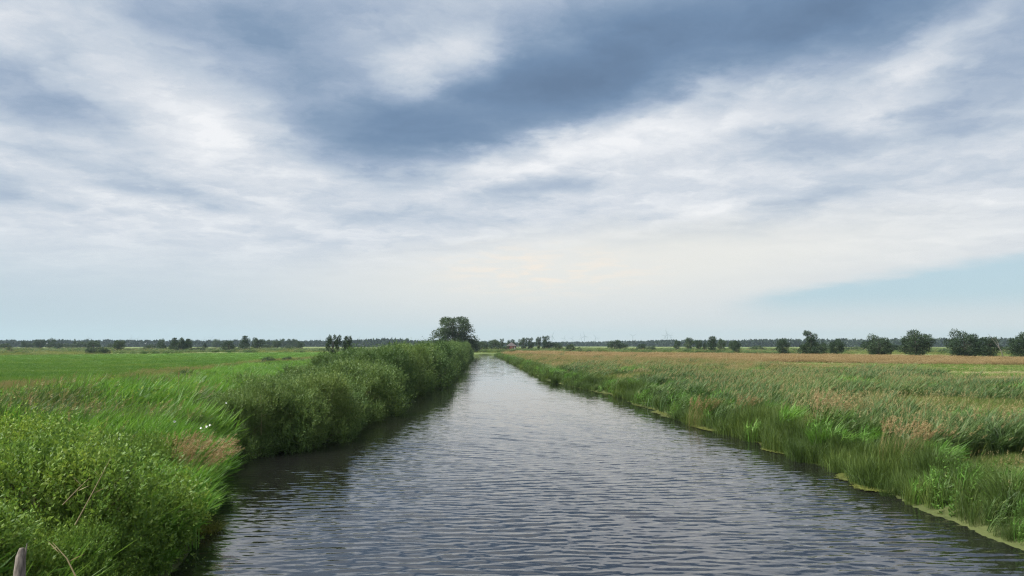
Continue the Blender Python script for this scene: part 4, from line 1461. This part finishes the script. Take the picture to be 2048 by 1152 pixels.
GT = 'wind turbines on the horizon'
for a in [
    (1104, 672, 11.0, 25, 0.2, 'leftmost large turbine above the ragged trees right of the shed'),
    (1128, 676, 8.2, 20, 0.4, 'second turbine from the left in the main row'),
    (1144, 676.5, 8.2, 28, 0.4, 'third turbine from the left in the main row'),
    (1162, 673.5, 8.6, -20, 0.3, 'left turbine of the close pair in the main row'),
    (1168.5, 672, 10.0, -12, -0.2, 'right and taller turbine of the close pair in the main row'),
    (1191, 676, 9.0, -30, 0.1, 'turbine just right of the close pair'),
    (1265, 672, 9.6, 60, 0.1, 'single turbine standing alone with blades in a Y'),
    (1329, 671.5, 9.0, 40, 0.2, 'left turbine of the cluster of three'),
    (1334, 669, 11.5, -18, -0.3, 'tallest middle turbine of the cluster of three'),
    (1340.5, 672.5, 8.0, 30, 0.5, 'right turbine of the cluster of three'),
    (180, 677, 8.0, -25, 0.2, 'leftmost faint turbine above the dark tree'),
    (264, 676.5, 8.4, 0, 0.3, 'left faint turbine of the pair above the small round bush'),
    (277, 677, 7.6, 30, 0.2, 'right faint turbine of the pair above the small round bush'),
    (410, 678, 7.4, 15, 0.2, 'faint turbine above the small pointed tree'),
    (425, 676, 7.6, 40, 0.2, 'faint turbine left of the far rounded tree'),
    (641, 678, 7.2, 0, 0.2, 'faint turbine left of the leaning tree'),
    (719, 677, 7.6, 25, 0.2, 'faint turbine above the wooded hill behind the hedge'),
    (765, 677, 7.4, 50, 0.2, 'faint turbine at the right end of the wooded hill'),
]:
    turbine(*a, GT)

# ------------------------------------------------------------------ singled out clumps, stalks, stump and flowers
def clump(name, x, y, parts, label, cat, rz=0.0, s=1.0, group=None, z=None):
    e = empty(name, (x, y, float(height(x, y)) if z is None else z), rz, (s, s, s))
    tag(e, label, cat, group)
    for nm, g_, mt in parts:
        obj(nm, g_.mesh(nm, mt), e)
    return e


def plume_clump(seed, h=1.25, n=240, heads=75, rad=0.55, hl=0.26, mat='rust', base='grass'):
    r = np.random.default_rng(seed)
    a, b = Geo(), Geo()
    V, q, P = blades(n, h * 0.75, 0.010, rad, 0.42, r, 0.28)
    a.add(V, q)
    V, q, P = blades(heads, h * 1.2, 0.005, rad * 0.9, 0.22, r, 0.30, hvar=0.3)
    b.add(V, q)
    dd = unit(P[:, -1] - P[:, -2])
    V, q = plume(P[:, -1] - dd * hl * 0.5, dd, hl, 0.012, 18, r)
    b.add(V, q)
    return [('blades', a, M[base]), ('seed_heads', b, M[mat])]


GC = 'clumps of flowering grass on the banks'
for i, (px, py, s, lab, ht) in enumerate([
        (1640, 872, 1.25, 'largest orange tan plumed grass clump on the right bank', 1.3),
        (1690, 868, 0.9, 'tan plumed grass clump touching the right of the largest clump', 1.2),
        (1795, 925, 1.1, 'low green clump with orange tips nearest on the right bank', 1.15),
        (1850, 915, 0.9, 'orange tipped grass clump right of the low green clump', 1.1),
        (1395, 828, 1.1, 'tan grass clump at the right bank left of the largest plumed clump', 1.2),
        (1480, 835, 0.9, 'small tan clump between two larger clumps on the right bank', 1.2)]):
    x, yq = ground(px, py, 0.6)
    clump('grass_clump', x, yq, plume_clump(200 + i, ht), lab, 'grass clump', 0.0, s, GC)
clump('grass_clump', -7.9, 18.3, plume_clump(210, 1.45, 160, 130, 0.5, 0.28), 'pinkish plumed grass clump at the water behind the front bush', 'grass clump', 0.0, 1.0, GC, 0.2)
clump('grass_clump', -8.6, 18.9, plume_clump(211, 1.3, 160, 70, 0.5, 0.26, 'tan'), 'green grass clump with few tan heads left of the pinkish clump', 'grass clump', 0.0, 1.0, GC, 0.3)


def tussock(seed, h, n, rad, bend, w=0.012, droop=0.75):
    r = np.random.default_rng(seed)
    a = Geo()
    V, q, P = blades(n, h, w, rad, bend, r, 0.12, seg=4, droop=droop, hvar=0.5)
    a.add(V, q)
    return a


M['sedge'] = veg_mat('sedge_blade', [(0.085, 0.105, 0.020), (0.135, 0.160, 0.028), (0.19, 0.20, 0.04), (0.25, 0.215, 0.07)], 0.35, 1.0)
x, yq = ground(388, 1062, 0.05)
clump('sedge_tussock', x, yq, [('blades', tussock(220, 0.75, 240, 0.26, 0.75), M['sedge'])], 'yellow green sedge tussock drooping into the water beside the front bush', 'tussock', 0, 1.0, 'sedge tussocks', 0.0)
x, yq = ground(418, 1060, 0.02)
clump('sedge_tussock', x, yq, [('blades', tussock(221, 0.42, 160, 0.26, 0.95), M['sedge'])], 'low reddish sedge patch on the water right of the drooping tussock', 'tussock', 0, 1.0, 'sedge tussocks', 0.0)
for i, (px, py, h, lab) in enumerate([
        (1100, 764, 1.5, 'dark rush tussock at the corner of the right bank'), (1415, 850, 1.3, 'dark green rush tussock at the right waterline left of the plumes'),
        (1560, 893, 1.2, 'rush tussock at the waterline below the largest plumed clump'), (1620, 915, 1.0, 'bright green tussock reaching into the duckweed'),
        (1705, 945, 1.2, 'stiff rush tussock on the right bank above the duckweed'), (1840, 985, 1.0, 'dark rounded rush tussock at the near right waterline'),
        (1980, 1050, 1.15, 'large rush tussock nearest the right picture edge'), (1240, 790, 1.4, 'rush tussock on the far right bank before the bend')]):
    x, yq = ground(px, py, 0.1)
    x += 0.45
    clump('rush_tussock', x, yq, [('blades', tussock(230 + i, h, 420, 0.38, 0.42, 0.012, 0.5), M['reed_bright'] if i == 3 else M['rush'])], lab, 'tussock', i * 1.3, 1.0, 'rush tussocks on the right waterline')

# dry reed stalks standing or lying over the near bushes
def stalk(p0, p1, lab, head=False):
    p0, p1 = np.array(p0, float), np.array(p1, float)
    e = empty('dry_reed_stalk', p0)
    tag(e, lab, 'reed stalk', 'dry reed stalks on the left bank')
    d = p1 - p0
    obj('stem', Geo().tube([0 * d, d * 0.5 + np.array([0.02, 0, 0.03]), d], [0.009, 0.007, 0.003], 5).mesh('stem', M['straw']), e)
    r = np.random.default_rng(int(abs(p0[0]) * 100))
    if head:
        dd = unit(d)[None]
        V, q = plume(d[None] - dd * 0.15, dd, 0.26, 0.022, 40, r)
        obj('seed_head', mesh_np('seed_head', V, [q], M['tan']), e)
    else:
        V, q = leaves(np.array([d * .45, d * .7]), unit(np.array([[0.6, 0.1, 0.3], [-0.5, 0.1, 0.4]])), 0.22, 0.016, r)
        obj('leaf', mesh_np('leaf', V, [q], M['straw']), e)


def at(px, py, dist):
    v = ray(px, py)
    return np.array([0, 0, CAMZ]) + v / v[1] * dist


stalk(at(150, 1050, 10.6), at(222, 915, 10.9), 'long dry stalk leaning right across the front bush')
stalk(at(125, 1010, 11.0), at(180, 955, 11.3), 'shorter dry stalk left of the long leaning stalk')
stalk(at(155, 1160, 8.6), at(105, 1085, 8.7), 'pale dry stalk leaning left at the bottom left corner')
stalk(at(57, 880, 18.0), at(60, 800, 18.2), 'upright dry reed with seed head at the left edge', True)
stalk(at(150, 860, 24.0), at(150, 783, 24.1), 'upright pale reed stalk right of the left edge reed')
stalk(at(135, 900, 19.0), at(137, 836, 19.1), 'short upright reed with seed head below the pale upright stalk', True)
stalk(at(522, 870, 27.0), at(521, 790, 27.3), 'thin upright stalk in front of the nearest hedge willow')
stalk(at(640, 830, 33.0), at(668, 795, 33.2), 'thin stalk leaning right over the second hedge willow')
stalk(at(356, 812, 30.0), at(357, 752, 30.2), 'upright reed with seed head before the pinkish field strip', True)

# weathered stump at the bottom left corner
b0, b1 = at(28, 1215, 8.4), at(44, 1096, 8.5)
e = empty('wooden_stump', b0)
tag(e, 'weathered grey wooden stump in the bottom left corner', 'stump')
dv = b1 - b0
g = Geo()
pts = np.array([[0, 0, -1.2], [0, 0, 0], dv * 0.5 + [0.015, 0, 0], dv * 0.85, dv])
g.tube(pts, [0.10, 0.08, 0.062, 0.05, 0.025], 9)
obj('post', g.mesh('post', M['greywood'], True), e)
obj('splinter', Geo().tube([dv * 0.7 + [0.04, 0, 0], dv * 1.08 + [0.05, 0, 0]], [0.02, 0.004], 5).mesh('splinter', M['greywood']), e)

# white bindweed flowers among the reeds
M['petal'] = plain_mat('white_petal', (0.78, 0.78, 0.76), (0.85, 0.85, 0.83), 30, 0.5)
M['calyx'] = plain_mat('green_calyx', (0.07, 0.13, 0.03), (0.1, 0.17, 0.04), 30)
for i, (px, py, dist) in enumerate([(402, 856, 20.5), (413, 853, 20.8), (349, 843, 20.2), (452, 806, 25.0), (420, 850, 21.0), (240, 877, 17.0)]):
    p_ = at(px, py, dist)
    e = empty('bindweed_flower', p_)
    e.rotation_euler = (math.radians(60 + 12 * (i % 3)), 0, 0.5 * (i % 4) - 0.6)
    tag(e, 'small white bindweed flower among the tall reeds left of the water', 'flower', 'white bindweed flowers')
    th = np.linspace(0, 6.283, 10, endpoint=False)
    rings = []
    for rr, zz in ((0.005, -0.04), (0.008, -0.016), (0.018, 0.0), (0.030, 0.008)):
        wv = 1 + 0.06 * np.cos(5 * th)
        rings.append(np.stack([np.cos(th) * rr * wv, np.sin(th) * rr * wv, np.full(10, zz)], -1))
    V = np.vstack(rings)
    q = [(a_ * 10 + b_, a_ * 10 + (b_ + 1) % 10, a_ * 10 + 10 + (b_ + 1) % 10, a_ * 10 + 10 + b_) for a_ in range(3) for b_ in range(10)]
    obj('petals', mesh_np('petals', V, [np.array(q)], M['petal'], None, True), e)
    obj('calyx', Geo().tube([(0, 0, -0.12), (0, 0, -0.06), (0, 0, -0.04)], [0.004, 0.010, 0.008], 6).mesh('calyx', M['calyx']), e)

# ------------------------------------------------------------------ haze over the plain
hm = bpy.data.materials.new('haze')
hm.use_nodes = True
k = NT(hm.node_tree)
pv = k.n('ShaderNodeVolumePrincipled', {'Color': (0.40, 0.51, 0.62, 1), 'Density': 1.1e-4, 'Anisotropy': 0.1})
pv.inputs['Density Attribute'].default_value = ''
pv.inputs['Color Attribute'].default_value = ''
pv.inputs['Temperature Attribute'].default_value = ''
k.n('ShaderNodeOutputMaterial', {'Volume': pv.outputs[0]})
hz = obj('haze', Geo().box(-9800, 9800, -300, 9800, -2.3, 170).mesh('haze', hm))
tag(hz, 'thin bluish haze over the whole plain', 'haze', kind='stuff')
print('TUFTS', nr_, nl_)
